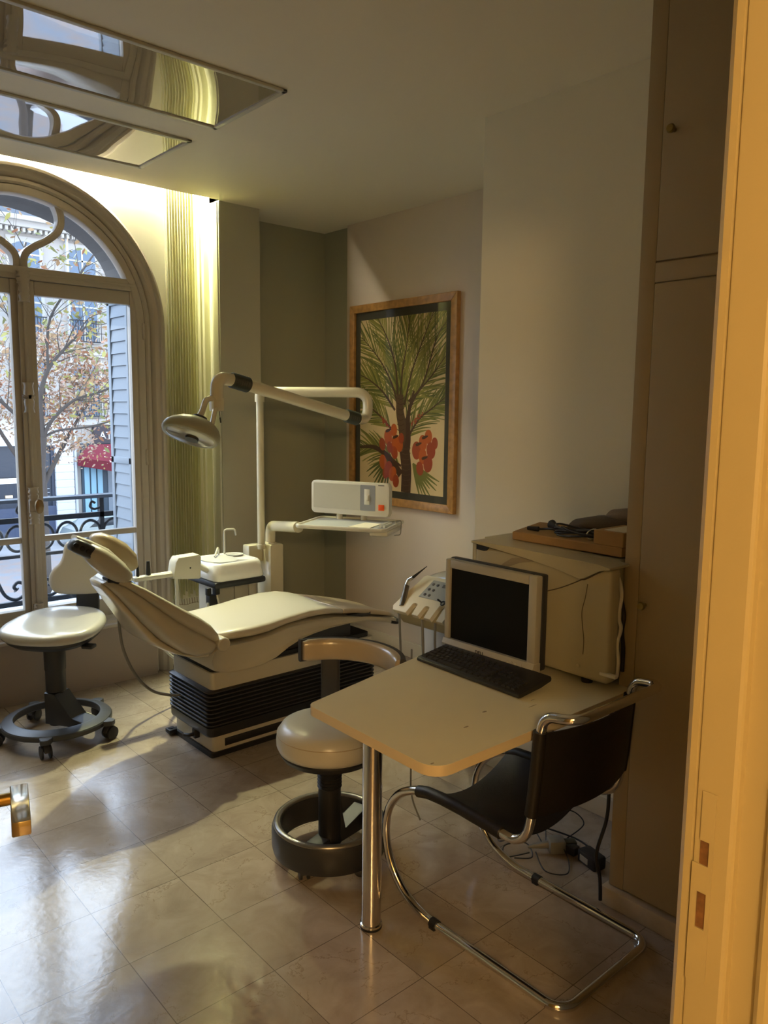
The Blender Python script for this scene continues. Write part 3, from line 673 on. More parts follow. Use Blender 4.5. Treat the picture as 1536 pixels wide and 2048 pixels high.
# basin
b = mb()
sx0, sx1, sy0, sy1 = 2.010, 2.310, 3.615, 3.925
def sring(d, z, r=.05): return [Vector((p[0], p[1], z)) for p in rrect(sx0+d, sx1-d, sy0+d, sy1-d, r)]
loft(b, [sring(.0, .672, .035), sring(-.006, .680, .04), sring(.004, .755, .05), sring(.012, .766, .05), sring(.022, .768, .045), sring(.030, .760, .04)])
ba = obj('basin', b, WHITEP, du, smooth=60)
b = mb(); rings = []
for r, z in ((.1, .7690), (.094, .7688), (.086, .7683)): rings.append(superell((2.108, 3.77, z), (1, 0, 0), (0, 1, 0), r*.92, r*1.2, 32, 2.6))
for r, z in ((.070, .771), (.060, .769)): pass
loft(b, rings, caps=False)
loft(b, [superell((2.108, 3.77, z), (1, 0, 0), (0, 1, 0), r*.92, r*1.2, 32, 2.6) for r, z in ((.086, .7683), (.07, .7615), (.03, .7612))])
obj('bowl', b, WHITEP, ba, smooth=60)
b = mb(); lathe(b, [(.048, .7680), (.050, .7712), (.046, .7712), (.042, .7690), (0, .7688)], (2.247, 3.83, 0), 28); obj('cup_rest', b, WHITEP, ba, smooth=60)
b = mb(); box(b, sx0-.012, sx1+.005, sy0-.008, sy1+.01, .638, .673, .012); obj('basin_tray', b, mat('blue_black_plastic', (.025, .028, .034), .4), du)
b = mb(); tube(b, fillet([(2.218, 3.89, .765), (2.218, 3.89, .905), (2.278, 3.875, .905), (2.284, 3.873, .868)], .016, 6), .0055, 10); obj('cup_filler', b, OFFW, du)
b = mb(); tube(b, fillet([(2.176, 3.883, .765), (2.176, 3.883, .80), (2.158, 3.86, .810), (2.105, 3.80, .776)], .015, 6), .0055, 10); obj('bowl_rinse_spout', b, OFFW, du)
b = mb(); box(b, 2.055, 2.168, 3.70, 3.90, .10, .638, .008); box(b, 2.171, 2.258, 3.70, 3.90, .10, .638, .008); obj('basin_cabinet', b, SHELL, du)
b = mb(); box(b, 2.262, 2.30, 3.70, 3.86, .0, .638, .006); obj('cabinet_post', b, OFFW, du)
b = mb(); box(b, 2.05, 2.26, 3.71, 3.89, 0, .10, .003); obj('cabinet_plinth', b, DKGREY, du)
b = mb(); box(b, 1.985, 2.035, 3.645, 3.69, .545, .60, .006); box(b, 1.975, 2.000, 3.65, 3.675, .60, .640, .004); box(b, 2.02, 2.045, 3.64, 3.68, .60, .64, .004); tube(b, [(2.0, 3.66, .545), (2.0, 3.66, .52)], .012, 10); obj('suction_valve', b, BLACK, du)
b = mb(); tube(b, catmull([(2.03, 3.65, .60), (2.035, 3.63, .53), (2.02, 3.62, .46), (2.015, 3.62, .34)], 6), .006, 8); obj('hose', b, OFFW, du)
b = mb(); tube(b, catmull([(1.985, 3.66, .56), (1.965, 3.65, .50), (1.95, 3.66, .38), (1.95, 3.70, .2)], 6), .009, 8); obj('hose', b, OFFW, du)
# suction arm
b = mb(); prism(b, [(1.798, .712), (1.792, .728), (1.806, .800), (1.822, .822), (1.938, .826), (1.950, .812), (1.945, .700), (1.936, .696)], 'y', 3.66, 3.74, .006); sb = obj('suction_head', b, OFFW, du)
b = mb(); lathe(b, [(.0045, 0), (.0045, -.001), (0, -.001)], (1.885, 3.66, .762), 12, 'y'); obj('screw', b, BLACK, sb)
b = mb(); box(b, 1.590, 1.800, 3.675, 3.725, .722, .745, .008, M=None); tube(b, [(1.60, 3.70, .733), (1.81, 3.70, .737)], .015, 12); obj('suction_arm', b, OFFW, du)
for x, r, h in ((1.617, .008, .062), (1.673, .012, .075)):
    b = mb(); lathe(b, [(r, 0), (r*1.05, .004), (r*.7, h-.004), (r*.6, h), (0, h)], (x, 3.70, .742), 14); obj('suction_nozzle', b, BLACK, du)
b = mb(); tube(b, catmull([(1.825, 3.70, .72), (1.828, 3.70, .60), (1.84, 3.72, .40), (1.92, 3.76, .18), (2.06, 3.80, .12)], 8), .010, 10); obj('suction_hose', b, OFFW, du)
b = mb(); tube(b, catmull([(1.655, 3.70, .73), (1.66, 3.71, .62), (1.70, 3.75, .45), (1.85, 3.80, .25), (2.06, 3.84, .16)], 8), .007, 10); obj('suction_hose', b, OFFW, du)
b = mb(); tube(b, [(1.95, 3.70, .76), (2.02, 3.72, .72)], .016, 12); obj('arm_link', b, OFFW, du)
# things lying on the tray
b = mb(); bm_pts = [(.290, .045), (.425, .030), (.418, .15), (.315, .205), (.300, .13)]
prism(b, [(p[0], p[1]) for p in [(.282, .045), (.40, .035), (.410, .20), (.318, .215)]], 'z', .9925, .9955, .0008, 1, M=MT); tag(obj('paper_napkin', b, mat('cream_paper', (.80, .75, .60), .8)), 'cream folded paper napkin lying on the instrument tray', 'napkin')
b = mb(); b2 = []
gp = thing('plastic_syringe_tip', 'clear plastic tip laid on the grey strip of the tray', 'tip', MT @ Vector((.45, .08, .994)), 'plastic tips on the tray')
for k in range(1):
    b = mb(); tube(b, [MT @ Vector((.445, .07, 1.002)), MT @ Vector((.452, .20, 1.004))], lambda t: .0085-.003*t, 12); obj('barrel', b, mat('milky_clear_plastic', (.72, .74, .70), .2), gp)
gp = thing('plastic_syringe_tip', 'clear plastic tip lying at the outer right edge of the tray', 'tip', MT @ Vector((.47, .08, .994)), 'plastic tips on the tray')
b = mb(); tube(b, [MT @ Vector((.468, .06, 1.002)), MT @ Vector((.474, .17, 1.004))], lambda t: .0075-.002*t, 12); obj('barrel', b, MATS['milky_clear_plastic'], gp)

# ------------------------------------------------------------------ casters and stools
def caster(parent, x, y, ang, top, r=.031, w=.019, m=MDGREY):
    M = Matrix.Translation((x, y, 0)) @ Matrix.Rotation(ang, 4, 'Z')
    b = mb(); tube(b, [M @ Vector((0, 0, top)), M @ Vector((0, 0, r*1.5))], .009, 10)
    # hood
    pts = [(-r*.95, r*1.05)] + [(r*1.08*math.cos(a), r+r*1.08*math.sin(a)) for a in [PI-.5*k*PI/4 for k in range(0, 8)]]
    pts = [(r*1.1*math.cos(a), r+r*1.1*math.sin(a)) for a in [PI*(.95-.9*k/8) for k in range(9)]]
    prism(b, [(p[0], p[1]) for p in pts], 'y', -.012, .012, .002, 1, M=M)
    hd = obj('caster', b, m, parent)
    for s in (-1, 1):
        b = mb(); lathe(b, [(0, -.006), (r*.55, -.006), (r, -.004), (r, .004), (r*.55, .006), (0, .006)], (0, 0, 0), 22, 'y', M=M @ Matrix.Translation((0, s*w, r))); obj('wheel', b, DKGREY, hd)
st = thing('saddle_stool', 'cream-seated stool with charcoal column and five casters by the window', 'stool', (1.22, 3.77, 0))
SC = Vector((1.22, 3.77, 0))
b = mb(); rings = [(.248, .068), (.251, .072), (.251, .088), (.246, .094), (.205, .107), (.197, .107), (.195, .104), (.195, .078), (.20, .072), (.24, .066)]
R = [[Vector((SC.x+r*math.cos(2*PI*k/56), SC.y+r*math.sin(2*PI*k/56), z)) for k in range(56)] for r, z in rings]; R.append(R[0]); loft(b, R, caps=False); bmesh.ops.remove_doubles(b, verts=b.verts, dist=1e-6)
obj('foot_ring', b, MDGREY, st, smooth=28)
for a in (240, 312, 24, 96, 168):
    ar = math.radians(a); M = Matrix.Translation(SC) @ Matrix.Rotation(ar, 4, 'Z')
    b = mb(); prism(b, [(.225, -.034), (.262, -.026), (.285, -.018), (.290, 0), (.285, .018), (.262, .026), (.225, .034)], 'z', .068, .092, .004, 2, M=M); obj('arm', b, MDGREY, st)
    p = M @ Vector((.266, 0, 0)); caster(st, p.x, p.y, ar+1.2+a*.01, .07)
for a in (300,):
    M = Matrix.Translation(SC) @ Matrix.Rotation(math.radians(a), 4, 'Z')
    b = mb(); n0 = [(-.03, .070), (.205, .075), (.205, .102), (.12, .115), (.035, .225), (-.03, .225)]
    prism(b, n0, 'y', -.05, .05, .006, 2, M=M); obj('spoke', b, MDGREY, st)
b = mb(); lathe(b, [(.036, .06), (.038, .12), (.040, .225), (.046, .23), (.046, .33), (.049, .335), (.050, .44), (.052, .47)], (SC.x, SC.y, 0), 28); obj('column', b, DKGREY, st)
bk = Vector((.75, .66, 0)).normalized(); lt = Vector((.66, -.75, 0)).normalized(); SS = Vector((1.245, 3.81, .535))
tilt = Vector((bk.x, bk.y, .10)).normalized(); nrm = lt.cross(tilt); 
if nrm.z < 0: nrm = -nrm
def seat_ring(s, h):
    out = []
    for k in range(48):
        t = 2*PI*k/48; c, q = math.cos(t), math.sin(t)
        wv = .232*(1-.10*q); lv = .225
        x = wv*math.copysign(abs(c)**.82, c)*s; y = lv*math.copysign(abs(q)**.86, q)*s
        saddle = .012*(x/.23)**2 - .010*math.cos(y*9)
        out.append(SS+lt*x+tilt*y+nrm*(h+saddle*min(1, max(0, h/.02))))
    return out
b = mb(); loft(b, [seat_ring(.90, -.024), seat_ring(.975, -.018), seat_ring(1.0, -.002), seat_ring(.985, .012), seat_ring(.94, .021), seat_ring(.86, .026), seat_ring(.6, .027), seat_ring(.3, .026), seat_ring(.05, .026)]); obj('seat', b, mat('pale_grey_cream_vinyl', (.56, .55, .51), .25, coat=.5), st, smooth=60)
b = mb(); loft(b, [seat_ring(.80, -.060), seat_ring(.90, -.040), seat_ring(.92, -.020)]); obj('seat_pan', b, DKGREY, st)
b = mb(); M = Matrix.Translation(SC) @ Matrix.Rotation(math.atan2(bk.y, bk.x), 4, 'Z'); box(b, -.09, .20, -.06, .06, .445, .482, .01, M=M); obj('tilt_mechanism', b, DKGREY, st)
b = mb(); tube(b, [M @ Vector((.0, -.04, .455)), M @ Vector((-.02, -.17, .462))], .006, 8); box(b, -.045, .005, -.215, -.16, .452, .470, .006, M=M); obj('tilt_lever', b, DKGREY, st)
# upright and backrest
BC = Vector((1.432, 3.962, 0))
b = mb(); path = [(.14, .445), (.22, .442), (.285, .455), (.318, .50), (.332, .56), (.336, .63), (.336, .72)]
rings = []
for i, (u, z) in enumerate(path):
    a = path[max(0, i-1)]; c = path[min(len(path)-1, i+1)]; t = Vector((c[0]-a[0], 0, c[1]-a[1])).normalized(); nn = Vector((-t.z, 0, t.x))
    rings.append([M @ (Vector((u, 0, z))+q) for q in superell((0, 0, 0), (0, 1, 0), nn, .062, .010, 16, 6)])
loft(b, rings); obj('back_post', b, MDGREY, st)
b = mb(); outl = [(-.175, .0), (-.178, .055), (-.150, .100), (-.118, .128), (-.098, .165), (-.090, .205), (-.072, .238), (-.03, .250), (.03, .248), (.075, .240), (.105, .205), (.130, .165), (.165, .128), (.185, .085), (.188, .03), (.165, -.005), (.12, -.018), (.02, -.030), (-.08, -.035), (-.14, -.030)]
cl = [Vector((p[0], p[1], 0)) for p in catmull([(p[0], p[1], 0) for p in outl], 4, closed=True)]
cen = Vector((0, .09, 0)); ring = []
for s, d in ((.86, -.034), (.96, -.026), (1.0, -.010), (.985, .006), (.93, .016), (.8, .020), (.4, .021), (.05, .021)):
    ring.append([BC+lt*(cen.x+(p.x-cen.x)*s)+Vector((0, 0, .665+cen.y+(p.y-cen.y)*s))-bk*(d-.10*(cen.x+(p.x-cen.x)*s)**2*8*.12) for p in cl])
loft(b, ring); obj('backrest', b, mat('cream_vinyl_back', (.70, .63, .50), .33, coat=.3), st, smooth=60)

s2 = thing('ring_base_stool', 'beige round-seated stool with curved back and dark ring base beside the desk', 'stool', (1.597, 2.09, 0))
C2 = Vector((1.597, 2.09, 0))
def ringmesh(prof, c, n=64):
    b = mb(); R = [[Vector((c.x+r*math.cos(2*PI*k/n), c.y+r*math.sin(2*PI*k/n), z)) for k in range(n)] for r, z in prof]; R.append(R[0]); loft(b, R, caps=False); bmesh.ops.remove_doubles(b, verts=b.verts, dist=1e-6); return b
obj('base_band', ringmesh([(.200, .040), (.205, .060), (.205, .120), (.200, .134), (.172, .134), (.170, .12), (.170, .05), (.175, .038)], C2), DKGREY, s2, smooth=45)
obj('foot_ring', ringmesh([(.186+.013*math.cos(a), .136+.010*math.sin(a)) for a in [2*PI*k/12 for k in range(12)]], C2), mat('brushed_grey_metal_ring', (.30, .29, .27), .28, .8), s2, smooth=60)
for k in range(5):
    a = math.radians(201+72*k); caster(s2, C2.x+.165*math.cos(a), C2.y+.165*math.sin(a), a+.8, .06, .022, .013, DKGREY)
M2 = Matrix.Translation(C2) @ Matrix.Rotation(math.radians(10), 4, 'Z')
b = mb(); prism(b, [(.02, .045), (.17, .045), (.17, .125), (.05, .065+.02), (.03, .19)], 'y', -.03, .03, .004, 2, M=M2); obj('spoke', b, DKGREY, s2)
b = mb(); prism(b, [(-.02, .045), (-.17, .045), (-.17, .07), (-.03, .085)], 'y', -.03, .03, .004, 2, M=M2); obj('spoke', b, DKGREY, s2)
b = mb(); pr2 = [(.040, .045), (.040, .26)]; z = .26
for k in range(9): pr2 += [(.044, z+.004), (.037, z+.010)]; z += .0125
pr2 += [(.040, .375)]; lathe(b, pr2, (C2.x, C2.y, 0), 26); obj('column', b, BLACK, s2, smooth=30)
b = mb(); lathe(b, [(.05, .362), (.12, .366), (.165, .382), (.176, .400), (.174, .412)], (C2.x, C2.y, 0), 40); obj('seat_pan', b, BLACK, s2)
b = mb(); lathe(b, [(.165, .404), (.178, .408), (.186, .425), (.187, .445), (.183, .470), (.170, .490), (.145, .501), (.10, .505), (.05, .506), (0, .506)], (C2.x, C2.y, 0), 48); s2s = obj('seat', b, VINYL, s2, smooth=60)
b = mb(); tube(b, [(C2.x+.1835*math.cos(2*PI*k/48), C2.y+.1835*math.sin(2*PI*k/48), .468) for k in range(48)], .0016, 6, closed=True); obj('piping', b, VINYLT, s2s)
# curved backrest
a0, a1 = math.radians(78), math.radians(-42)
b = mb(); rings = []; n = 22
for k in range(n+1):
    t = k/n; a = a0+(a1-a0)*t; e = min(1, min(t, 1-t)*14+.55); R_ = .232+.006*t
    ce = C2+Vector((R_*math.cos(a), R_*math.sin(a), .690)); rad = Vector((math.cos(a), math.sin(a), 0))
    rings.append(superell(ce, rad, (0, 0, 1), .022*e, .041*(e*.3+.7), 22, 3))
loft(b, rings); s2b = obj('backrest', b, VINYLT, s2, smooth=60)
b = mb(); rings = []
for k in range(n+1):
    t = k/n; a = a0+.03+(a1-a0-.06)*t; R_ = .249+.006*t
    ce = C2+Vector((R_*math.cos(a), R_*math.sin(a), .688)); rad = Vector((math.cos(a), math.sin(a), 0)); rings.append(superell(ce, rad, (0, 0, 1), .012, .043, 16, 5))
loft(b, rings); obj('back_shell', b, DKGREY, s2)
M3 = Matrix.Translation(C2) @ Matrix.Rotation(math.radians(52), 4, 'Z')
b = mb(); path = [(.10, .378), (.19, .382), (.235, .40), (.252, .45), (.256, .55), (.258, .67)]; rings = []
for i, (u, z) in enumerate(path):
    a = path[max(0, i-1)]; c = path[min(len(path)-1, i+1)]; t = Vector((c[0]-a[0], 0, c[1]-a[1])).normalized(); nn = Vector((-t.z, 0, t.x))
    rings.append([M3 @ (Vector((u, 0, z))+q) for q in superell((0, 0, 0), (0, 1, 0), nn, .036, .010, 14, 6)])
loft(b, rings); obj('back_post', b, DKGREY, s2)
# ------------------------------------------------------------------ desk
dk = thing('desk', 'cream laminate peninsula desk on one thick chrome leg', 'desk', (1.457, 1.695, 0))
def fil2(pts, rads, n=6):
    out = []
    N = len(pts)
    for i in range(N):
        a = Vector((*pts[i-1], 0)); q = Vector((*pts[i], 0)); c = Vector((*pts[(i+1) % N], 0)); r = rads[i]
        if r <= 0: out.append(pts[i]); continue
        for v in fillet([a, q, c], r, n)[1:-1]: out.append((v.x, v.y))
    return out
DP = fil2([(1.255, 1.232), (2.112, 1.228), (2.112, 1.292), (2.575, 1.292), (2.575, 2.047), (1.268, 1.764)], [.055, 0, 0, 0, 0, .03])
b = mb(); prism(b, DP, 'z', .712, .7392, mi=0); prism(b, DP, 'z', .7392, .740, mi=1)
tp = obj('desktop', b, [LAMED, LAMIN], dk, smooth=30)
b = mb(); lathe(b, [(.033, .0), (.034, .004), (.034, .014), (.030, .016), (.030, .706), (.042, .708), (.042, .712)], (1.457, 1.695, 0), 40); lg = obj('leg', b, mat('brushed_chrome', (.74, .70, .62), .16, 1), dk, label='thick chrome leg')
b = mb(); lathe(b, [(.034, .0), (.0345, .003), (.034, .008)], (1.457, 1.695, 0), 40); obj('leg_foot', b, BLACK, lg)
STN = mat('desk_scuff', (.34, .28, .18), .6)
for x, y, rx, ry in ((1.62, 1.40, .009, .004), (1.50, 1.36, .010, .003), (1.76, 1.34, .020, .0015), (1.275, 1.262, .006, .003), (1.80, 1.37, .012, .0012)):
    b = mb(); loft(b, [superell((x, y, .7400), (1, 0, 0), (0, 1, 0), rx, ry, 12, 2), superell((x, y, .7403), (1, 0, 0), (0, 1, 0), rx*.9, ry*.9, 12, 2)]); obj('scuff_mark', b, STN, tp, label='dark worn mark')

# ------------------------------------------------------------------ cantilever chair
cc = thing('cantilever_chair', 'black leather sling chair on a chrome cantilever tube frame', 'chair', (1.815, 1.35, 0))
XL_, XR_ = 1.600, 2.030
side = [(1.085, .0125), (1.50, .0125), (1.60, .016), (1.70, .050), (1.765, .125), (1.790, .215), (1.778, .300), (1.732, .368), (1.665, .408), (1.60, .424), (1.50, .430), (1.30, .421)]
back = [(1.262, .424), (1.226, .452), (1.210, .505), (1.200, .62), (1.190, .745)]
def side_path(X):
    lo = [Vector((X, side[0][0], side[0][1]))] + catmull([(X, y, z) for y, z in side[1:]], 7)
    up_ = catmull([(X, y, z) for y, z in [side[-1]]+back], 6)
    return lo, up_
loL, upL = side_path(XL_); loR, upR = side_path(XR_)
base = fillet([loR[1], (XR_, 1.085, .0125), (XL_, 1.085, .0125), loL[1]], .055, 8)
top = fillet([upL[-1], (XL_, 1.178, .800), (XL_+.01, 1.085, .812), (XR_-.01, 1.085, .812), (XR_, 1.178, .800), upR[-1]], .045, 8)
full = upL[::-1][0:0]
path = list(reversed(upR)) + list(reversed(loR[1:-1])) + base[1:-1] + loL[1:-1] + upL + top[1:-1]
b = mb(); tube(b, list(reversed(top[1:-1]))[0:0] + path + [path[0]], .0135, 14, caps=False); obj('frame', b, CHROME, cc, smooth=60)
for X, Y in ((XL_, 1.56), (XR_, 1.50)):
    b = mb(); tube(b, [(X, Y-.012, .0135), (X, Y+.014, .0145)], .0155, 14); box(b, X-.016, X+.016, Y-.012, Y+.012, .0, .012, .002); obj('floor_glide', b, BLACK, cc)
# slung seat and slung back
def sling(rail, nrm_, sag, wid, name, th=.004):
    """rail: list of (y,z) along the side; the sling hangs between both rails"""
    b = mb(); N = 18; m_ = len(rail)
    def pt(i, k, off):
        y, z = rail[i]; t = k/N; s = 4*t*(1-t)
        e = 1.0 if wid else 1.0
        return Vector((XL_+(XR_-XL_)*t, y+nrm_[0]*(sag*s)+nrm_[0]*off, z+nrm_[1]*(sag*s)+nrm_[1]*off))
    A = [[b.verts.new(pt(i, k, 0)) for k in range(N+1)] for i in range(m_)]
    B = [[b.verts.new(pt(i, k, th)) for k in range(N+1)] for i in range(m_)]
    for i in range(m_-1):
        for k in range(N):
            b.faces.new((A[i][k], A[i][k+1], A[i+1][k+1], A[i+1][k])); b.faces.new((B[i][k], B[i+1][k], B[i+1][k+1], B[i][k+1]))
    for k in range(N):
        b.faces.new((A[0][k], B[0][k], B[0][k+1], A[0][k+1])); b.faces.new((A[-1][k], A[-1][k+1], B[-1][k+1], B[-1][k]))
    return obj(name, b, LEATHER, cc, smooth=60)
seat_rail = [(1.640+.0, .414+.013), (1.60, .426+.012), (1.54, .430+.012), (1.46, .430+.012), (1.38, .426+.012), (1.310, .421+.012)]
sl_seat = sling(seat_rail, (0, -1), .075, True, 'seat')
back_rail = [(1.205, .505), (1.199, .60), (1.193, .68), (1.187, .752)]
back_rail = [(1.198, .515), (1.190, .58), (1.183, .68), (1.178, .755)]
sl_back = sling(back_rail, (-1, 0), .040, True, 'backrest')
for X in (XL_, XR_):
    b = mb(); tube(b, [(X, y, z-.012) for y, z in seat_rail], .0185, 14); obj('sleeve', b, LEATHER, sl_seat)
    b = mb(); tube(b, [(X, y+.012, z) for y, z in back_rail], .0185, 14); obj('sleeve', b, LEATHER, sl_back)
    s = 1 if X < 1.8 else -1
    b = mb(); tube(b, [(X+s*.030, y-.006-.0, z) for y, z in back_rail], .0018, 6); obj('stitched_seam', b, BLACK, sl_back)

# ------------------------------------------------------------------ monitor, keyboard
mo = thing('computer_monitor', 'silver-framed flat computer monitor with a black screen on the desk', 'monitor', (1.95, 1.66, .740))
SILV = mat('silver_grey_plastic', (.44, .42, .36), .33, .25)
X0 = 1.925
b = mb()
def fr(y0, y1, z0, z1, x0=X0, x1=X0+.030, bev=.004): box(b, x0, x1, y0, y1, z0, z1, bev)
fr(1.4650, 1.4975, .795, 1.076); fr(1.838, 1.860, .795, 1.076); fr(1.498, 1.8375, 1.046, 1.0755); 
obj('bezel', b, SILV, mo)
b = mb(); prism(b, [(X0-.006, .770), (X0-.010, .780), (X0-.004, .797), (X0+.03, .797), (X0+.03, .766), (X0+.002, .766)], 'y', 1.463, 1.862, .003); lbz = obj('lower_bezel', b, SILV, mo)
b = mb(); box(b, X0+.010, X0+.034, 1.49, 1.85, .79, 1.06); obj('screen', b, mat('black_lcd_screen', (.004, .004, .003), .4, spec=.2), mo)
b = mb(); box(b, X0+.026, X0+.055, 1.462, 1.863, .768, 1.079, .006); obj('back_cover', b, DKGREY, mo)
b = mb(); box(b, X0+.045, X0+.082, 1.56, 1.76, .743, .90, .004); box(b, X0+.006, X0+.082, 1.52, 1.80, .7402, .750, .003); obj('stand', b, DKGREY, mo)
ML = Matrix.Translation((X0-.0106, 1.685, .7815)) @ Matrix(((0, 0, -1, 0), (-1, 0, 0, 0), (0, 1, 0, 0), (0, 0, 0, 1)))
lettering('logo_lettering', 'DELL', .0175, ML, BLACK, lbz, .0006, 'black bold maker logo')
for y in (1.568, 1.549, 1.532, 1.510):
    b = mb(); lathe(b, [(.0045, 0), (.0045, .0025), (.003, .0035), (0, .0035)], (0, 0, 0), 14, 'z', M=Matrix.Translation((X0-.008, y, .783)) @ Matrix.Rotation(-PI/2, 4, 'Y')); obj('button', b, SILV, lbz)
kb = thing('computer_keyboard', 'black full-size computer keyboard lying before the monitor on the desk', 'keyboard', (1.85, 1.63, .740))
KM = Matrix.Translation((1.776, 1.618, .7405)) @ Matrix.Rotation(math.radians(2.2), 4, Vector((0, 0, -1))) @ Matrix.Rotation(math.radians(-8.0), 4, 'Y')
KB = mat('black_keyboard_plastic', (.014, .013, .012), .33)
b = mb(); prism(b, [(0, .003), (0, .012), (.008, .0155), (.12, .0155), (.150, .019), (.153, .012), (.150, .003), (.10, .0), (.01, .0)], 'y', -.222, .232, .002, 1, M=KM); obj('case', b, KB, kb)
keys_rows = [(.020, [1.25, 1.25, 1.25, 5.6, 1.25, 1.25, 1.25, 1.25]), (.0385, [2.2]+[1]*10+[2.6]), (.057, [1.7]+[1]*11+[2.1]), (.0755, [1.5]+[1]*12+[1.3]), (.094, [1]*13+[1.8]), (.118, [1]*4+[.4, 1, 1, 1, 1, .4, 1, 1, 1, 1])]
kproto = {}
cnt = 0
def key_obj(cx, cy, w, d=.0155):
    global cnt
    kk = round(w, 4)
    if kk not in kproto:
        b = mb(); vs = box(b, -d/2, d/2, -w/2, w/2, 0, .0065)
        for v in vs:
            if v.co.z > .003: v.co.x *= .82; v.co.y *= (w-.004)/w
        o = obj('key', b, mat('key_plastic', (.018, .016, .014), .45), None, smooth=0); kproto[kk] = o.data
    else:
        o = bpy.data.objects.new('key', kproto[kk]); COL.objects.link(o)
    o.parent = kb; o.matrix_local = Matrix.Translation(-Vector(kb.location)) @ KM @ Matrix.Translation((cx, cy, .0150)); cnt += 1
for rx, ws in keys_rows:
    tot = sum(ws); y = .222; L = .292
    for w in ws:
        ww = w/tot*L
        if w != .4: key_obj(rx, y-ww/2, ww-.002)
        y -= ww
for rx in (.020, .0385, .0755, .094):
    for j in range(3):
        if rx == .0385 and j != 1: continue
        key_obj(rx, -.085-.0185*j, .0165)
for rx in (.020, .0385, .057, .0755):
    for j in range(3): key_obj(rx, -.150-.0185*j, .0165)
# ------------------------------------------------------------------ sterilizer and the things on it
au = thing('tabletop_sterilizer', 'large cream tabletop sterilizer with a swooping front seam at the back of the desk', 'sterilizer', (2.25, 1.55, .740))
AUT = mat('aged_cream_enamel', (.46, .42, .28), .35, var=.05, vscale=4)
AUD = mat('dark_machine_interior', (.10, .08, .05), .6)
b = mb(); box(b, 2.070, 2.50, 1.300, 1.835, .765, 1.112, .006); obj('body', b, AUT, au)
b = mb(); box(b, 2.016, 2.070, 1.262, 1.806, .763, 1.118, .012, 3); obj('front_cover', b, AUT, au)
b = mb(); lid = [(1.815, 1.137), (1.815, 1.130), (1.76, 1.127), (1.66, 1.118), (1.55, 1.107), (1.45, 1.093), (1.39, 1.081), (1.366, 1.0755), (1.352, 1.080), (1.325, 1.096), (1.300, 1.112), (1.280, 1.118), (1.262, 1.119), (1.262, 1.126), (1.30, 1.131), (1.5, 1.136), (1.65, 1.139)]
prism(b, lid, 'x', 2.004, 2.112, .0015, 1); prism(b, [(1.838, 1.110), (1.297, 1.110), (1.297, 1.131), (1.5, 1.1365), (1.838, 1.1375)], 'x', 2.10, 2.52, .002, 1); obj('lid', b, AUT, au, smooth=30)
SEAM = mat('brown_seam_shadow_gap', (.10, .075, .04), .7)
def seam(pts, r, nm='seam', m=SEAM):
    b = mb(); tube(b, catmull([(2.0160, y, z) for y, z in pts], 6), r, 6); obj(nm, b, m, au)
seam([(1.80, 1.127), (1.66, 1.116), (1.55, 1.105), (1.45, 1.091), (1.39, 1.079), (1.364, 1.074), (1.345, 1.081), (1.318, 1.098), (1.29, 1.114)], .0022)
seam([(1.366, 1.073), (1.42, 1.045), (1.47, 1.023), (1.537, 1.001), (1.64, .985), (1.74, .985)], .0018)
b = mb(); P_ = [(1.705, 1.015), (1.68, 1.045), (1.65, 1.070), (1.61, 1.088), (1.566, 1.098), (1.545, 1.103), (1.60, 1.108), (1.640, 1.100), (1.675, 1.078), (1.71, 1.045)]
prism(b, P_, 'x', 2.0145, 2.0175); obj('handle_recess_shade', b, mat('shaded_grip', (.30, .26, .18), .5), au)  # flat plate, the recess shade is put into its darker colour
seam([(1.344, 1.063), (1.350, 1.02), (1.360, .975), (1.356, .93), (1.349, .886), (1.350, .84)], .0015)
b = mb(); prism(b, [(1.799, 1.126), (1.742, 1.122), (1.752, 1.109), (1.765, 1.106), (1.799, 1.108)], 'x', 2.014, 2.020, .001, 1); obj('black_notch', b, BLACK, au)
b = mb(); box(b, 2.030, 2.075, 1.808, 1.824, .765, 1.128, .004); box(b, 2.036, 2.075, 1.826, 1.838, .765, 1.126, .004); obj('side_trim', b, AUT, au)
b = mb(); lathe(b, [(.006, 0), (.006, -.004), (0, -.005)], (2.016, 1.365, .800), 12, 'x'); obj('screw_cap', b, AUT, au)
b = mb(); box(b, 2.013, 2.030, 1.232, 1.288, .790, .801, .003, M=None); obj('door_lever', b, OFFW, au)
b = mb(); box(b, 2.075, 2.110, 1.294, 1.302, .775, 1.10, .003); obj('inner_chassis', b, AUD, au)
b = mb(); tube(b, catmull([(2.062, 1.268, 1.09), (2.075, 1.262, 1.04), (2.068, 1.264, .97), (2.080, 1.262, .93), (2.066, 1.264, .88), (2.074, 1.262, .83), (2.07, 1.262, .78)], 6), .006, 8); obj('door_gasket', b, OFFW, au)
b = mb(); tube(b, catmull([(2.085, 1.27, 1.02), (2.095, 1.262, .97), (2.088, 1.262, .92), (2.100, 1.262, .86), (2.10, 1.262, .79)], 6), .006, 8); obj('inner_cable', b, BLACK, au)
for x in (2.06, 2.45):
    for y in (1.36, 1.78):
        b = mb(); lathe(b, [(.018, 0), (.018, .026)], (x, y, .740), 16); obj('foot', b, BLACK, au)
CARD = mat('brown_cardboard', (.36, .215, .075), .75, var=.12, vscale=20)
b = mb(); M_ = Matrix.Identity(4)
prism(b, [(2.130, 1.735), (2.126, 1.300), (2.43, 1.300), (2.40, 1.825)], 'z', 1.1385, 1.1680, .003, 1); tag(obj('cardboard_tray_box', b, CARD), 'wide flat brown cardboard box on top of the sterilizer', 'box')
b = mb(); box(b, 2.128, 2.30, 1.298, 1.405, 1.1685, 1.214, .002, 1); sb_ = thing('small_cardboard_box', 'small brown cardboard carton standing on the wide flat box', 'box', (2.21, 1.35, 1.1685)); obj('carton', b, CARD, sb_)
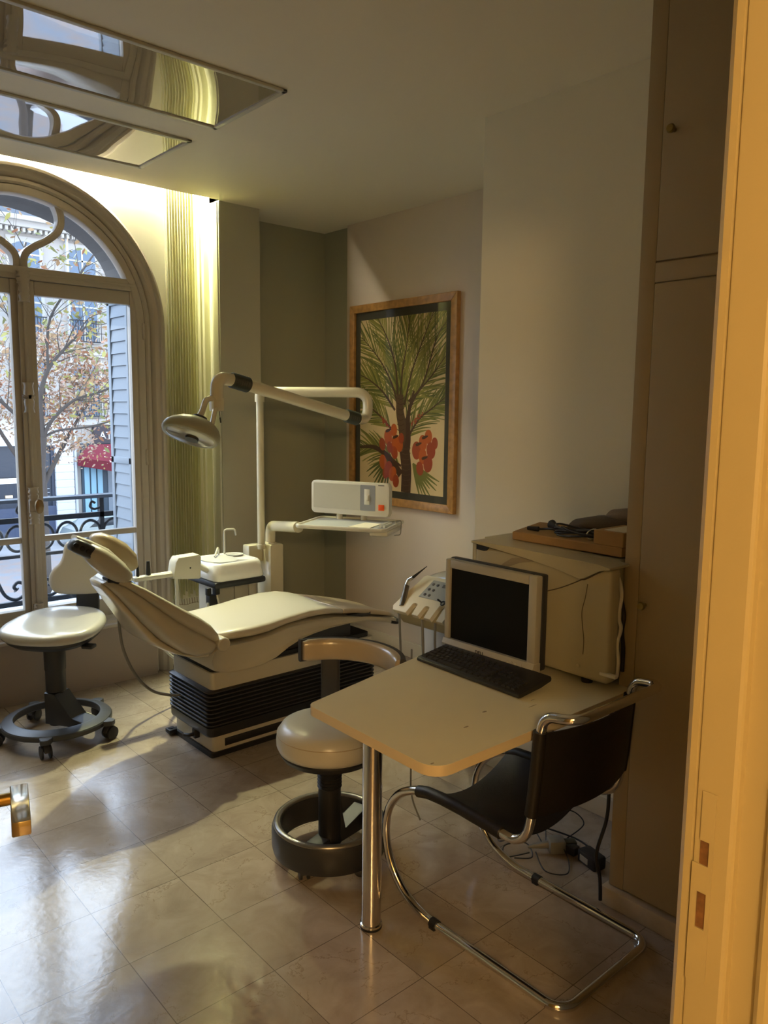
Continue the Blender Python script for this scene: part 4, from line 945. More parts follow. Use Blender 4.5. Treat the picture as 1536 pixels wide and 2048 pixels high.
b = mb(); box(b, 2.14, 2.29, 1.302, 1.375, 1.214, 1.2165, .001, 1); obj('paper_label', b, mat('paper_label_white', (.60, .55, .42), .7), sb_)
FAB = mat('taupe_fabric', (.22, .165, .11), .8, bump=.2, bscale=200)
b = mb(); rings = []
for x, y, z, ra, rb in ((2.30, 1.62, 1.178, .02, .008), (2.31, 1.59, 1.192, .05, .022), (2.33, 1.52, 1.200, .07, .031), (2.36, 1.44, 1.203, .06, .034), (2.39, 1.37, 1.203, .06, .034), (2.42, 1.31, 1.200, .05, .030)): rings.append(superell((x, y, z), (1, 0, 0), (0, 0, 1), ra, rb, 20, 2.2))
loft(b, rings); tag(obj('fabric_pouch', b, mat('dark_taupe_fabric', (.10, .08, .06), .75, bump=.2, bscale=200), smooth=60), 'dark taupe padded pouch behind the coiled cable on the box', 'pouch', 'fabric pouches on the sterilizer')
b = mb(); rings = []
for x, y, z, ra, rb in ((2.355, 1.50, 1.228, .02, .006), (2.36, 1.48, 1.234, .045, .020), (2.365, 1.42, 1.238, .055, .026), (2.37, 1.36, 1.235, .055, .025), (2.38, 1.303, 1.228, .05, .022)): rings.append(superell((x, y, z), (1, 0, 0), (0, 0, 1), ra, rb, 20, 2.2))
loft(b, rings); tag(obj('fabric_pouch', b, FAB, smooth=60), 'light brown rounded pouch lying over the darker one, near the cupboard', 'pouch', 'fabric pouches on the sterilizer')
cb = thing('coiled_power_cable', 'bundled black power cable with a wall plug on the cardboard box', 'cable', (2.20, 1.55, 1.168))
b = mb(); r2 = random.Random(3)
for k in range(6):
    cx, cy = 2.20+r2.uniform(-.015, .015), 1.50+r2.uniform(-.02, .02); pts = []
    for j in range(14):
        a = 2*PI*j/14; pts.append(Vector((cx+.030*math.cos(a)*(1+.15*k/6), cy+.085*math.sin(a)*(1+.1*r2.random()), 1.176+.004*k+.006*math.sin(a*2+k))))
    tube(b, catmull(pts, 4, closed=True), .0036, 6, closed=True)
tube(b, catmull([(2.20, 1.58, 1.178), (2.19, 1.61, 1.185), (2.20, 1.65, 1.180), (2.185, 1.67, 1.178)], 6), .004, 8)
obj('cord', b, BLACK, cb)
b = mb(); tube(b, [(2.185, 1.665, 1.179), (2.176, 1.705, 1.179)], lambda t: .009-.002*t, 12); obj('connector', b, BLACK, cb)
b = mb(); tube(b, [(2.230, 1.62, 1.184), (2.245, 1.655, 1.192)], lambda t: .007+.010*t, 14); 
obj('plug', b, BLACK, cb)
b = mb(); tube(b, [(2.245, 1.655, 1.196), (2.252, 1.672, 1.200)], .0022, 8); obj('pin', b, CHROME, cb)
b = mb(); tube(b, [(2.200+.036*math.cos(a), 1.455, 1.186+.016*math.sin(a)) for a in [2*PI*k/16 for k in range(16)]], .002, 6, closed=True); obj('wire_tie', b, OFFW, cb)

# ------------------------------------------------------------------ picture
pic = thing('framed_picture', 'tall oak-framed illustration of a palm tree with orange fruit', 'picture', (3.38, 3.69, 1.62))
PY0, PY1, PZ0, PZ1 = 3.190, 4.178, .975, 2.272
FWD = 3.352
b = mb()
def bar(p0, p1, q0, q1): # mitred bar: outer edge p0-p1, inner edge q0-q1 (y,z)
    pts = [p0, p1, q1, q0]; prism(b, pts, 'x', FWD, 3.386, .004, 2)
fw = .050
O_ = [(PY0, PZ0), (PY1, PZ0), (PY1, PZ1), (PY0, PZ1)]; I_ = [(PY0+fw, PZ0+fw), (PY1-fw, PZ0+fw), (PY1-fw, PZ1-fw), (PY0+fw, PZ1-fw)]
for k in range(4): bar(O_[k], O_[(k+1) % 4], I_[k], I_[(k+1) % 4])
obj('frame', b, OAK, pic)
b = mb(); box(b, 3.372, 3.380, PY0+.03, PY1-.03, PZ0+.03, PZ1-.03); obj('mount', b, mat('charcoal_mount_board', (.045, .043, .033), .6), pic, smooth=0)
AY0, AY1, AZ0, AZ1 = PY0+.100, PY1-.098, PZ0+.095, PZ1-.100
PAPER = mat('aged_cream_print', (.76, .60, .36), .6)
INK = [PAPER, mat('print_leaf_green', (.17, .18, .03), .6), mat('print_dark_green', (.095, .115, .02), .6), mat('print_brown', (.065, .026, .010), .6), mat('print_trunk', (.105, .058, .024), .6), mat('print_orange', (.52, .105, .010), .6), mat('print_deep_orange', (.36, .055, .012), .6), mat('print_light_green', (.27, .26, .05), .6)]
AX = 3.3715
b = mb(); box(b, AX, AX+.001, AY0, AY1, AZ0, AZ1)
AW, AH = AY1-AY0, AZ1-AZ0
layer = [0]
def A2(u, v): # u 0..1 left to right as seen in the room, v 0..1 bottom to top
    return (AY1-u*AW, AZ0+v*AH)
def clip_poly(pts):
    for ax, lim, sg in ((0, 0, 1), (0, 1, -1), (1, 0, 1), (1, 1, -1)):
        out = []
        for i in range(len(pts)):
            p, q = pts[i], pts[(i+1) % len(pts)]; dp, dq = sg*(p[ax]-lim), sg*(q[ax]-lim)
            if dp >= 0: out.append(p)
            if (dp >= 0) != (dq >= 0):
                t = dp/(dp-dq); out.append((p[0]+(q[0]-p[0])*t, p[1]+(q[1]-p[1])*t))
        pts = out
        if len(pts) < 3: return []
    return pts
def ink(pts, mi):
    pts = clip_poly(pts)
    if len(pts) < 3: return
    layer[0] += 1; x = AX-.00002-layer[0]*.0000009
    try: f = b.faces.new([b.verts.new((x, *A2(*p))) for p in pts]); f.material_index = mi
    except ValueError: pass
AR = AW/AH
def stroke(pts, w0, w1, mi):
    P_ = [Vector((p[0]*AR, p[1], 0)) for p in pts]; P_ = catmull(P_, 5); L, R_ = [], []
    for i, p in enumerate(P_):
        t = (P_[min(i+1, len(P_)-1)]-P_[max(i-1, 0)]).normalized(); nn = Vector((-t.y, t.x, 0)); w = (w0+(w1-w0)*i/(len(P_)-1))/2
        L.append(p+nn*w); R_.append(p-nn*w)
    for i in range(len(P_)-1): ink([(q.x/AR, q.y) for q in (L[i], L[i+1], R_[i+1], R_[i])], mi)
def leaflet(u, v, ang, ln, w, mi, bend=0):
    pts = []; L, R_ = [], []
    N = 5; x, y, a = u*AR, v, ang
    for k in range(N+1):
        ww = w*(.35+.9*math.sin(PI*min(1, .18+.82*k/N)))*.5
        L.append((x-math.sin(a)*ww, y+math.cos(a)*ww)); R_.append((x+math.sin(a)*ww, y-math.cos(a)*ww))
        x += math.cos(a)*ln/N; y += math.sin(a)*ln/N; a += bend/N
    ink([(p[0]/AR, p[1]) for p in L+R_[::-1]], mi)
pr = random.Random(11)
fronds = [([(.47, .50), (.40, .62), (.25, .76), (.02, .90)], .22, 1.1), ([(.50, .50), (.52, .68), (.57, .84), (.60, .99)], .22, 1), ([(.55, .50), (.63, .68), (.74, .84), (.86, 1.0)], .22, 1), ([(.56, .40), (.68, .55), (.84, .65), (1.0, .76)], .19, 1),
          ([(.44, .47), (.30, .57), (.14, .64), (.0, .68)], .18, 1.1), ([(.40, .36), (.27, .43), (.12, .49), (.0, .53)], .18, -1), ([(.58, .30), (.72, .42), (.86, .48), (1.0, .54)], .17, -1), ([(.52, .15), (.36, .20), (.18, .245), (.0, .245)], .17, -1), ([(.47, .55), (.44, .72), (.34, .88), (.22, 1.0)], .2, 1), ([(.60, .52), (.76, .62), (.90, .86), (1.0, .94)], .2, 1)]
for fi, (pts, ll, _) in enumerate(fronds):
    P_ = catmull([(p[0]*AR, p[1], 0) for p in pts], 9); n = len(P_)
    for i in range(2, n-1):
        t = (P_[i+1]-P_[i-1]).normalized(); a = math.atan2(t.y, t.x); fr_ = i/n
        for sg in (1, -1):
            for rep in range(1):
                ang = a+sg*(.62-.25*fr_)+pr.uniform(-.10, .10); L_ = ll*(.85+.35*math.sin(PI*fr_))*pr.uniform(.8, 1.15)
                down = -.35 if fi in (5, 6, 7) else -.12
                mi = pr.choice([1, 1, 7, 2, 7])
                leaflet(P_[i].x/AR, P_[i].y, ang, L_, .0072*pr.uniform(.7, 1.35), mi, bend=sg*pr.uniform(-.25, .1)+(down if math.cos(ang) > 0 else -down))
for k in range(16):
    u = pr.uniform(.3, .75); leaflet(.52+pr.uniform(-.05, .05), .50+pr.uniform(-.03, .05), math.radians(pr.uniform(40, 140)), pr.uniform(.25, .42), .013, pr.choice([1, 2, 7]), pr.uniform(-.2, .2))
for a_ in range(-75, -20, 7): leaflet(.66, .17, math.radians(a_), pr.uniform(.16, .26), .014, 1, .15)
for a_ in range(200, 262, 8): leaflet(.40, .20, math.radians(a_), pr.uniform(.2, .3), .014, 2, .2)
for pts, _, _ in fronds: stroke(pts, .016, .004, 3)
stroke([(.50, .56), (.50, .46), (.54, .36), (.565, .24)], .055, .085, 4); stroke([(.66, .58), (.60, .44), (.60, .30), (.56, .18)], .014, .06, 3); stroke([(.56, .24), (.585, .13), (.58, 0)], .085, .08, 3)
for k in range(9): stroke([(.53, .015+k*.03), (.58, .008+k*.03), (.63, .018+k*.03)], .005, .005, 4)
for k in range(7): stroke([(.47, .36+k*.03), (.51, .352+k*.03), (.55, .362+k*.03)], .005, .005, 3)
stroke([(.0, .245), (.18, .25), (.36, .20), (.52, .10)], .014, .05, 3)
for k in range(46):
    s_ = pr.random(); u, v = (.63+.13*s_+pr.uniform(-.012, .012), .385+.075*s_+pr.uniform(-.012, .012)) if k % 2 else (.38-.10*s_+pr.uniform(-.012, .012), .37+.05*s_+pr.uniform(-.012, .012))
    r_d = .006; ink([(u+r_d/AR*math.cos(a), v+r_d*math.sin(a)) for a in [2*PI*q/8 for q in range(8)]], 6)
def fruit(u, v, r, mi, rot=0):
    ink([(u+(r*.82*math.cos(a)*math.cos(rot)-r*1.12*math.sin(a)*math.sin(rot))/AR, v+r*.82*math.cos(a)*math.sin(rot)+r*1.12*math.sin(a)*math.cos(rot)) for a in [2*PI*q/18 for q in range(18)]], mi)
for (u, v, r, mi, ro) in ((.36, .315, .042, 5, .1), (.29, .27, .034, 6, .3), (.43, .355, .034, 5, 0), (.45, .285, .042, 5, -.2), (.38, .255, .030, 6, .2), (.50, .27, .036, 5, 0), (.44, .225, .034, 6, .3), (.52, .31, .028, 6, 0), (.30, .165, .040, 5, .2), (.37, .125, .044, 6, -.2), (.42, .10, .040, 5, -.3), (.46, .06, .034, 6, 0), (.33, .10, .03, 6, 0),
                          (.70, .245, .046, 6, 0), (.77, .29, .040, 5, .1), (.83, .325, .036, 5, 0), (.86, .25, .042, 6, .2), (.77, .215, .040, 5, 0), (.83, .175, .044, 6, -.1), (.74, .145, .036, 6, .2), (.90, .29, .03, 6, 0)): fruit(u, v, r, mi, ro)
for (u, v) in ((.36, .345), (.45, .31), (.72, .275), (.79, .315), (.79, .20)): leaflet(u-.03, v, .3, .05, .014, 3)
obj('palm_print', b, INK, pic, smooth=0)
b = mb(); box(b, 3.366, 3.3675, PY0+.045, PY1-.045, PZ0+.045, PZ1-.045); obj('glass', b, glass_mat('picture_glass', (.97, .96, .93), .06), pic, smooth=0)

# ------------------------------------------------------------------ vertical blind stacked at the window's right
vb = thing('vertical_blind', 'stacked yellow-green vertical blind hanging beside the arched window', 'blind', (2.28, 4.34, 2.8))
def cloth_mat(name, col):
    m = bpy.data.materials.new(name); m.use_nodes = True; n = m.node_tree.nodes; l = m.node_tree.links; n.clear()
    o = n.new('ShaderNodeOutputMaterial'); d = n.new('ShaderNodeBsdfDiffuse'); t = n.new('ShaderNodeBsdfTranslucent'); x = n.new('ShaderNodeMixShader')
    d.inputs[0].default_value = (*col, 1); t.inputs[0].default_value = (*[c*.9 for c in col], 1); x.inputs[0].default_value = .55
    l.new(d.outputs[0], x.inputs[1]); l.new(t.outputs[0], x.inputs[2]); l.new(x.outputs[0], o.inputs[0]); return m
CL = cloth_mat('pale_yellow_green_blind_fabric', (.90, .88, .66))
xs = [2.124+.0172*k for k in range(12)]+[2.345, 2.385]
for k, x in enumerate(xs):
    b = mb(); wd = .060 if k < 12 else .075; ang = math.radians(74 if k < 12 else (52 if k == 12 else 35)); jit = pr.uniform(-.07, .07)
    rows = []
    for zz in (2.93, 1.9, 1.0, .42+.02*(k % 3)):
        r = []
        for q in range(7):
            s = (q/6-.5)*wd; cv = .006*math.cos((q/6-.5)*PI)
            r.append(b.verts.new((x+s*math.cos(ang+jit)+cv*math.sin(ang), 4.345+s*math.sin(ang+jit)-cv*math.cos(ang), zz)))
        rows.append(r)
    for A_, B_ in zip(rows, rows[1:]):
        for q in range(6): b.faces.new((A_[q], A_[q+1], B_[q+1], B_[q]))
    obj('slat', b, CL, vb, smooth=80)
b = mb()
for k, x in enumerate(xs): tube(b, [(x, 4.345, .42), (x+.002, 4.343, .385)], .0016, 5)
tube(b, [(p[0], p[1], .386+.004*math.sin(i)) for i, p in enumerate([(x, 4.343) for x in xs])], .0014, 5)
obj('bead_chain', b, mat('rusty_chain', (.16, .09, .03), .6), vb)
b = mb(); box(b, .30, 2.42, 4.325, 4.362, 2.93, 2.955, .003); obj('headrail', b, OFFW, vb)
b = mb(); tube(b, [(2.432, 4.292, 2.80), (2.432, 4.292, .45)], .0055, 10); tag(obj('wall_edge_pipe', b, OFFW), 'thin white vertical pipe at the edge of the grey pier beside the blind', 'pipe')

# ------------------------------------------------------------------ delivery cart by the right wall
ct = thing('instrument_cart', 'cream instrument cart with a slanted button panel and hanging hoses behind the desk', 'dental cart', (2.48, 2.38, 0))
CRW = mat('cream_white_console', (.72, .68, .54), .25, coat=.4)
# console cross-section in x,z; runs along y
# local frame: origin at the lower left end of the panel, u towards the camera's right (-y), w up the slope
PA = Vector((2.262, 2.520, .712)); PU = Vector((.03, -.99, .0)).normalized(); PW = Vector((.155, .05, .135)).normalized(); PN = PU.cross(PW)
if PN.x > 0: PN = -PN
PN.normalize(); PW = PN.cross(PU) if PN.cross(PU).z > 0 else -PN.cross(PU)
MC = Matrix(((PU.x, PW.x, PN.x, PA.x), (PU.y, PW.y, PN.y, PA.y), (PU.z, PW.z, PN.z, PA.z), (0, 0, 0, 1)))
b = mb(); notch = []
top_ = [(.0, .02), (.015, .07), (.052, .17), (.055, .205), (.07, .215), (.415, .215), (.42, .20)]
low = [(.435, .012), (.42, 0)]
for k in range(5):
    c = .403-.072*k; w = .017; h = .062 if k != 2 else .085
    low += [(c+w, 0), (c+w, h-.012), (c+w*.7, h-.003), (c, h), (c-w*.7, h-.003), (c-w, h-.012), (c-w, 0)]
low += [(.015, 0)]
prism(b, top_+low, 'z', -.022, .0, .002, 1, M=MC); obj('console_front', b, CRW, ct, smooth=30)
b = mb(); prism(b, [(.02, .004), (.06, .19), (.08, .212), (.41, .212), (.43, .004)], 'z', -.10, -.022, .008, 2, M=MC); obj('console_back', b, mat('olive_cream_plastic', (.42, .38, .24), .4), ct)
b = mb(); rings = []
for y, rx, rz in ((2.52, .03, .02), (2.50, .07, .035), (2.44, .10, .055), (2.38, .11, .065), (2.2, .12, .07), (2.13, .10, .06), (2.11, .08, .04)): rings.append(superell((2.515, y, .80), (1, 0, 0), (0, 0, 1), rx*.62, rz*1.12, 26, 2.4))
loft(b, rings); obj('rounded_top', b, CREAM, ct, smooth=60)
b = mb(); prism(b, [(.105, .095), (.125, .195), (.408, .195), (.398, .095)], 'z', .0, .0025, .0008, 1, M=MC); pn = obj('button_panel', b, mat('blue_grey_keypad', (.30, .32, .33), .35), ct)
BT = mat('dark_key_ring', (.05, .05, .05), .5); BL = mat('pale_key', (.42, .42, .40), .4)
def btn(u, w, m):
    b = mb(); lathe(b, [(.0068, 0), (.0068, .002), (.0050, .0026), (0, .0026)], (0, 0, 0), 14, M=MC @ Matrix.Translation((u, w, .0025))); return obj('button', b, m, pn)
for r in range(3):
    for k in range(2): btn(.132+.004*(2-r)*0+.026*k+.004*r, .112+.030*r, BT)
    for k in range(6): btn(.262+(0, .012, .0)[r]+.025*k, .112+.030*r, BT if (k+r) % 5 else BL)
b = mb(); box(b, .195, .232, .165, .182, .0025, .004, M=MC); obj('display', b, BT, pn)
# grooves behind the holders and the instrument in the first one
b = mb(); tube(b, [MC @ Vector((.048, .030, -.004)), MC @ Vector((.022, .122, .020))], .0125, 14); hp = thing('handpiece', 'grey dental handpiece with a dark pointed tip in the first holder of the cart', 'handpiece', MC @ Vector((.04, .06, 0))); obj('body', b, mat('anodised_grey_tool', (.16, .15, .13), .3, .6), hp)
b = mb(); tube(b, [MC @ Vector((.022, .122, .020)), MC @ Vector((.016, .150, .026)), MC @ Vector((.038, .165, .034))], lambda t: .0125-.005*t, 12); obj('head', b, CHROME, hp)
b = mb(); tube(b, [MC @ Vector((.030, .158, .030)), MC @ Vector((.070, .238, .034))], lambda t: .0075-.006*t, 10); obj('tip', b, BLACK, hp)
b = mb(); tube(b, [MC @ Vector((.258+.010*math.cos(a), .088+.011*math.sin(a), .006)) for a in [2*PI*k/14 for k in range(14)]], .0028, 6, closed=True); tube(b, [MC @ Vector((.25, .09, .006)), MC @ Vector((.228, .095, .016))], .0042, 8); obj('hose_end', b, BLACK, ct, label='black hose connector ring')
b = mb(); tube(b, [MC @ Vector((.335, .035, -.006)), MC @ Vector((.325, .060, .012))], .012, 12); tube(b, [MC @ Vector((.325, .055, .012)), MC @ Vector((.305, .062, .022))], .004, 8); obj('hose_end', b, BLACK, ct, label='black stubby hose end')
HZ = MATS['grey_hose']
for u, bot in ((.045, (2.335, 2.50, .02)), (.185, (2.30, 2.40, .02)), (.185, (2.36, 2.36, .02)), (.262, (2.42, 2.22, .02))):
    p = MC @ Vector((u, .0, -.02)); b = mb(); q = Vector(bot); tube(b, catmull([p, p+Vector((.01, 0, -.16)), p*.5+q*.5+Vector((.03, .02, -.05)), q], 8), .0052, 8); obj('hose', b, HZ, ct)
b = mb(); box(b, 2.45, 2.58, 2.36, 2.50, .03, .78, .01); obj('pedestal', b, mat('blue_grey_metal_pedestal', (.40, .41, .42), .35), ct)
b = mb(); box(b, 2.38, 2.72, 2.345, 2.62, .012, .035, .006); obj('base_plate', b, SHELL, ct)

# ------------------------------------------------------------------ cables on the floor by the cupboard
pc = thing('power_strip', 'grey extension socket with plugs and wires on the floor under the desk', 'power strip', (2.20, 1.55, 0))
b = mb(); M_ = Matrix.Translation((2.235, 1.575, .03)) @ Matrix.Rotation(math.radians(-35), 4, 'Z'); box(b, -.03, .03, -.028, .028, -.028, .022, .008, M=M_); tube(b, [M_ @ Vector((-.02, 0, 0)), M_ @ Vector((-.10, .01, -.012))], lambda t: .016-.011*t, 10); obj('socket_block', b, mat('grey_socket_plastic', (.22, .21, .18), .5), pc)
b = mb(); box(b, .03, .075, -.018, .018, -.022, .012, .006, M=M_); obj('plug', b, mat('dark_olive_plastic', (.05, .045, .02), .5), pc)
wires = [[(2.21, 1.60, .03), (2.30, 1.66, .07), (2.38, 1.62, .09), (2.40, 1.57, .05), (2.30, 1.58, .02), (2.25, 1.56, .03)], [(2.14, 1.62, .012), (2.06, 1.66, .01), (2.10, 1.70, .02), (2.17, 1.66, .02), (2.13, 1.60, .008), (2.08, 1.64, .006)], [(2.15, 1.60, .02), (2.10, 1.52, .006), (2.14, 1.46, .006), (2.21, 1.50, .006), (2.24, 1.55, .03)], [(2.20, 1.60, .02), (2.25, 1.70, .03), (2.18, 1.78, .015), (2.12, 1.74, .01), (2.20, 1.68, .04)]]
for w in wires:
    b = mb(); tube(b, catmull(w, 8), .0022, 6); obj('wire', b, BLACK, pc)
b = mb(); tube(b, catmull([(2.29, 1.66, .035), (2.32, 1.55, .03), (2.30, 1.47, .03), (2.25, 1.42, .03)], 6), .0035, 6); obj('wire', b, BLACK, pc)
ad = thing('power_adapter', 'black power adapter block on the floor against the cupboard base', 'power adapter', (2.235, 1.44, 0))
b = mb(); M_ = Matrix.Translation((2.262, 1.442, .026)) @ Matrix.Rotation(math.radians(-15), 4, 'Z'); box(b, -.028, .028, -.045, .045, -.026, .022, .008, M=M_); obj('block', b, BLACK, ad)
b = mb(); box(b, -.0295, -.028, -.012, .028, -.014, .008, .0004, 1, M=M_); obj('sticker', b, mat('grey_sticker', (.30, .29, .25), .5), ad)
b = mb(); M_ = Matrix.Translation((2.262, 1.528, .024)); box(b, -.018, .018, -.026, .026, -.018, .014, .006, M=M_); obj('connector', b, BLACK, ad)
b = mb(); tube(b, catmull([(2.105, 1.298, .70), (2.118, 1.300, .52), (2.125, 1.302, .38), (2.118, 1.302, .28), (2.085, 1.312, .17), (2.092, 1.300, .09), (2.085, 1.29, .02)], 10), .0058, 10); tag(obj('black_power_cord', b, BLACK), 'thick black power cord hanging down the cupboard edge to the floor', 'cord')
b = mb(); tube(b, catmull([(1.95, 2.05, .70), (1.96, 2.06, .45), (1.955, 2.05, .30), (1.97, 2.06, .12), (2.0, 2.04, .01)], 8), .0035, 8); tag(obj('thin_grey_cord', b, HZ), 'thin grey cord dangling beneath the far edge of the desk', 'cord')
# ------------------------------------------------------------------ outside: balcony, shutters
bal = thing('balcony_railing', 'ornate black wrought iron balcony railing outside the window', 'railing', (1.5, 5.15, .25))
RY = 5.15
b = mb(); prism(b, [(RY-.028, .990), (RY-.022, 1.010), (RY, 1.018), (RY+.022, 1.010), (RY+.028, .990)], 'x', .0, 3.2, .0); obj('handrail', b, mat('grey_painted_handrail', (.10, .12, .15), .35), bal)
b = mb(); box(b, 0, 3.2, RY-.012, RY+.012, .862, .895); obj('upper_rail', b, IRON, bal)
b = mb(); box(b, 0, 3.2, RY-.010, RY+.010, .640, .660); obj('middle_rail', b, IRON, bal)
b = mb(); box(b, 0, 3.2, RY-.014, RY+.014, .335, .365); obj('bottom_rail', b, IRON, bal)
for k in range(7):
    x = .17+.46*k
    b = mb(); box(b, x-.014, x+.014, RY-.012, RY+.012, .30, .99); obj('post', b, IRON, bal)
    b = mb(); box(b, x+.216, x+.244, RY-.010, RY+.010, .36, .70); obj('bar', b, IRON, bal)
    for dx in (.078, .230, .382):
        b = mb(); tube(b, [(x+dx+.066*math.cos(a), RY, .762+.080*math.sin(a)) for a in [2*PI*q/28 for q in range(28)]], .0095, 8, closed=True); obj('ring', b, IRON, bal)
    for sg, cx in ((1, x), (-1, x+.46)):
        b = mb()
        sp = [Vector((cx+sg*(.115+.085*(1-t)**1*math.cos(PI*1.5-t*3.0*PI)*(1-.55*t)), RY, .455+.085*(1-.55*t)*math.sin(PI*1.5-t*3.0*PI)*(1-t*.4))) for t in [i/26 for i in range(27)]]
        tube(b, [Vector((cx+sg*.23, RY, .54)), Vector((cx+sg*.20, RY, .52)), Vector((cx+sg*.185, RY, .46)), Vector((cx+sg*.15, RY, .39)), Vector((cx+sg*.10, RY, .368)), Vector((cx+sg*.05, RY, .39)), Vector((cx+sg*.035, RY, .44)), Vector((cx+sg*.06, RY, .485)), Vector((cx+sg*.10, RY, .485)), Vector((cx+sg*.115, RY, .452)), Vector((cx+sg*.092, RY, .432))][0:0] + catmull([(cx+sg*.225, RY, .57), (cx+sg*.205, RY, .50), (cx+sg*.165, RY, .41), (cx+sg*.105, RY, .376), (cx+sg*.050, RY, .405), (cx+sg*.045, RY, .46), (cx+sg*.085, RY, .485), (cx+sg*.112, RY, .46), (cx+sg*.098, RY, .437)], 6), lambda t: .011 if t < .97 else .02, 8); obj('scroll', b, IRON, bal)
    b = mb(); tube(b, catmull([(x+.0, RY, .93), (x-.045, RY, .915), (x-.075, RY, .935), (x-.062, RY, .965), (x-.04, RY, .955)], 6), .008, 8); obj('scroll', b, IRON, bal)
b = mb(); box(b, -1.0, 4.2, 4.80, 5.30, .14, .30, .01); struct('balcony_slab', b, mat('pale_stone_slab', (.52, .54, .56), .6, var=.15, vscale=5))
b = mb(); box(b, .70, 1.96, 4.44, 4.80, .10, .40, .006); struct('window_stone_sill', b, MATS['pale_stone_slab'])
for sg, lb in ((1, 'pale blue-grey louvred shutter folded against the right side of the window opening'), (-1, 'pale blue-grey louvred shutter folded against the left side of the window opening')):
    sh = thing('shutter', lb, 'shutter', (WX+sg*.62, 4.6, .4), group='folded window shutters')
    xx = WX+sg*.600; x0, x1 = sorted((xx, xx+sg*.028))
    b = mb(); box(b, x0, x1, 4.465, 4.495, .42, 2.24, .003); box(b, x0, x1, 4.715, 4.755, .42, 2.24, .003); box(b, x0, x1, 4.465, 4.755, 2.19, 2.24, .003); box(b, x0, x1, 4.465, 4.755, .42, .48, .003); box(b, x0, x1, 4.465, 4.755, 1.25, 1.29, .003)
    obj('stile_frame', b, SHUT, sh)
    b = mb(); nz = 24
    for k in range(nz):
        z0 = .485+k*(2.19-.485)/nz; xi = xx+sg*.004; xo = xx+sg*.013
        v = [b.verts.new(p) for p in ((xi, 4.495, z0), (xi, 4.715, z0), (xo, 4.715, z0+.0695), (xo, 4.495, z0+.0695), (xi+sg*.006, 4.495, z0), (xi+sg*.006, 4.715, z0), (xo+sg*.004, 4.715, z0+.0695), (xo+sg*.004, 4.495, z0+.0695))]
        for q in ((0, 1, 2, 3), (7, 6, 5, 4), (0, 4, 5, 1), (2, 6, 7, 3), (1, 5, 6, 2), (0, 3, 7, 4)): b.faces.new([v[i] for i in q])
    obj('louvres', b, SHUT, sh, smooth=0)

# ------------------------------------------------------------------ street, facades, trees, cars
GZ = -4.5
b = mb(); box(b, -40, 70, 5.6, 33.5, GZ-.2, GZ); struct('street', b, mat('leaf_strewn_asphalt', (.30, .31, .34), .6, var=.9, vscale=1.6, col2=(.42, .30, .24)), smooth=0)
b = mb(); box(b, -40, 70, 33.5, 38, GZ-.2, GZ+.14); struct('pavement', b, mat('pale_pavement', (.48, .48, .50), .6, var=.2, vscale=1), smooth=0)
FY = 38.0
LIM = mat('pale_paris_limestone', (.54, .50, .45), .8, var=.2, vscale=.7)
LIMD = mat('limestone_moulding', (.58, .55, .50), .8)
GLS = mat('window_reflecting_sky', (.16, .22, .30), .08)
bd = thing('apartment_building', 'pale stone apartment building across the street with a white ground-floor shopfront', 'building', (11, 38.5, GZ), 'apartment buildings across the street')
def part(nm, x0, x1, y0, y1, z0, z1, m, par=None, bev=0, lb=None):
    b = mb(); box(b, x0, x1, y0, y1, z0, z1, bev); return obj(nm, b, m, par or bd, smooth=0, label=lb)
part('wall', 2, 17.3, FY, FY+8, GZ, 9.55, LIM)
part('cornice', 1.8, 17.5, FY-.55, FY+.1, 9.5, 9.75, LIMD); part('cornice', 1.7, 17.5, FY-.8, FY+.1, 9.75, 9.95, LIMD)
b = mb()
for k in range(64): box(b, 2+.24*k, 2.12+.24*k, FY-.45, FY, 9.30, 9.48)
obj('dentil_band', b, LIMD, bd, smooth=0)
part('roof', 2, 17.3, FY+.5, FY+8, 9.9, 12.6, mat('zinc_roof', (.20, .23, .27), .5))
for z in (4.0, .78): part('string_course', 2, 17.4, FY-.18, FY, z, z+.28, LIMD)
for zi, (z0, z1) in enumerate(((1.25, 3.65), (4.75, 7.0), (7.15, 8.95))):
    for xi in range(5):
        xc = 4.1+2.55*xi
        w = .62
        b = mb(); box(b, xc-w-.16, xc+w+.16, FY-.10, FY, z0-.1, z1+.22); wf = obj('window', b, LIMD, bd, smooth=0)
        if zi == 2:
            b = mb(); prism(b, [(xc-w, z0), (xc+w, z0), (xc+w, z1-.35)]+[(xc+w*math.cos(a), z1-.35+.35*math.sin(a)) for a in [PI*q/10 for q in range(1, 10)]]+[(xc-w, z1-.35)], 'y', FY-.12, FY-.10); obj('pane', b, GLS, wf, smooth=0)
        else: part('pane', xc-w, xc+w, FY-.12, FY-.10, z0, z1, GLS, wf)
        b = mb(); box(b, xc-.04, xc+.04, FY-.14, FY-.12, z0, z1-.02); box(b, xc-w, xc+w, FY-.14, FY-.12, z0+(z1-z0)*.68, z0+(z1-z0)*.68+.07); obj('window_bars', b, OFFW, wf, smooth=0)
        if zi < 2:
            b = mb()
            for k in range(13): box(b, xc-.72+.12*k-.012, xc-.72+.12*k+.012, FY-.34, FY-.31, z0-.05, z0+.9)
            box(b, xc-.76, xc+.76, FY-.36, FY-.30, z0+.9, z0+.95); box(b, xc-.76, xc+.76, FY-.36, FY-.30, z0-.08, z0-.02); obj('guard_rail', b, IRON, wf, smooth=0)
WSH = mat('white_shopfront_paint', (.82, .84, .86), .5)
part('shop_fascia', 4.5, 13.4, FY-.30, FY, -.15, .62, WSH, lb='white shop fascia')
fas = part('fascia_moulding', 4.4, 13.5, FY-.42, FY, .62, .78, WSH)
FM = lambda x, z, y: Matrix.Translation((x, y, z)) @ Matrix.Rotation(PI/2, 4, 'X')
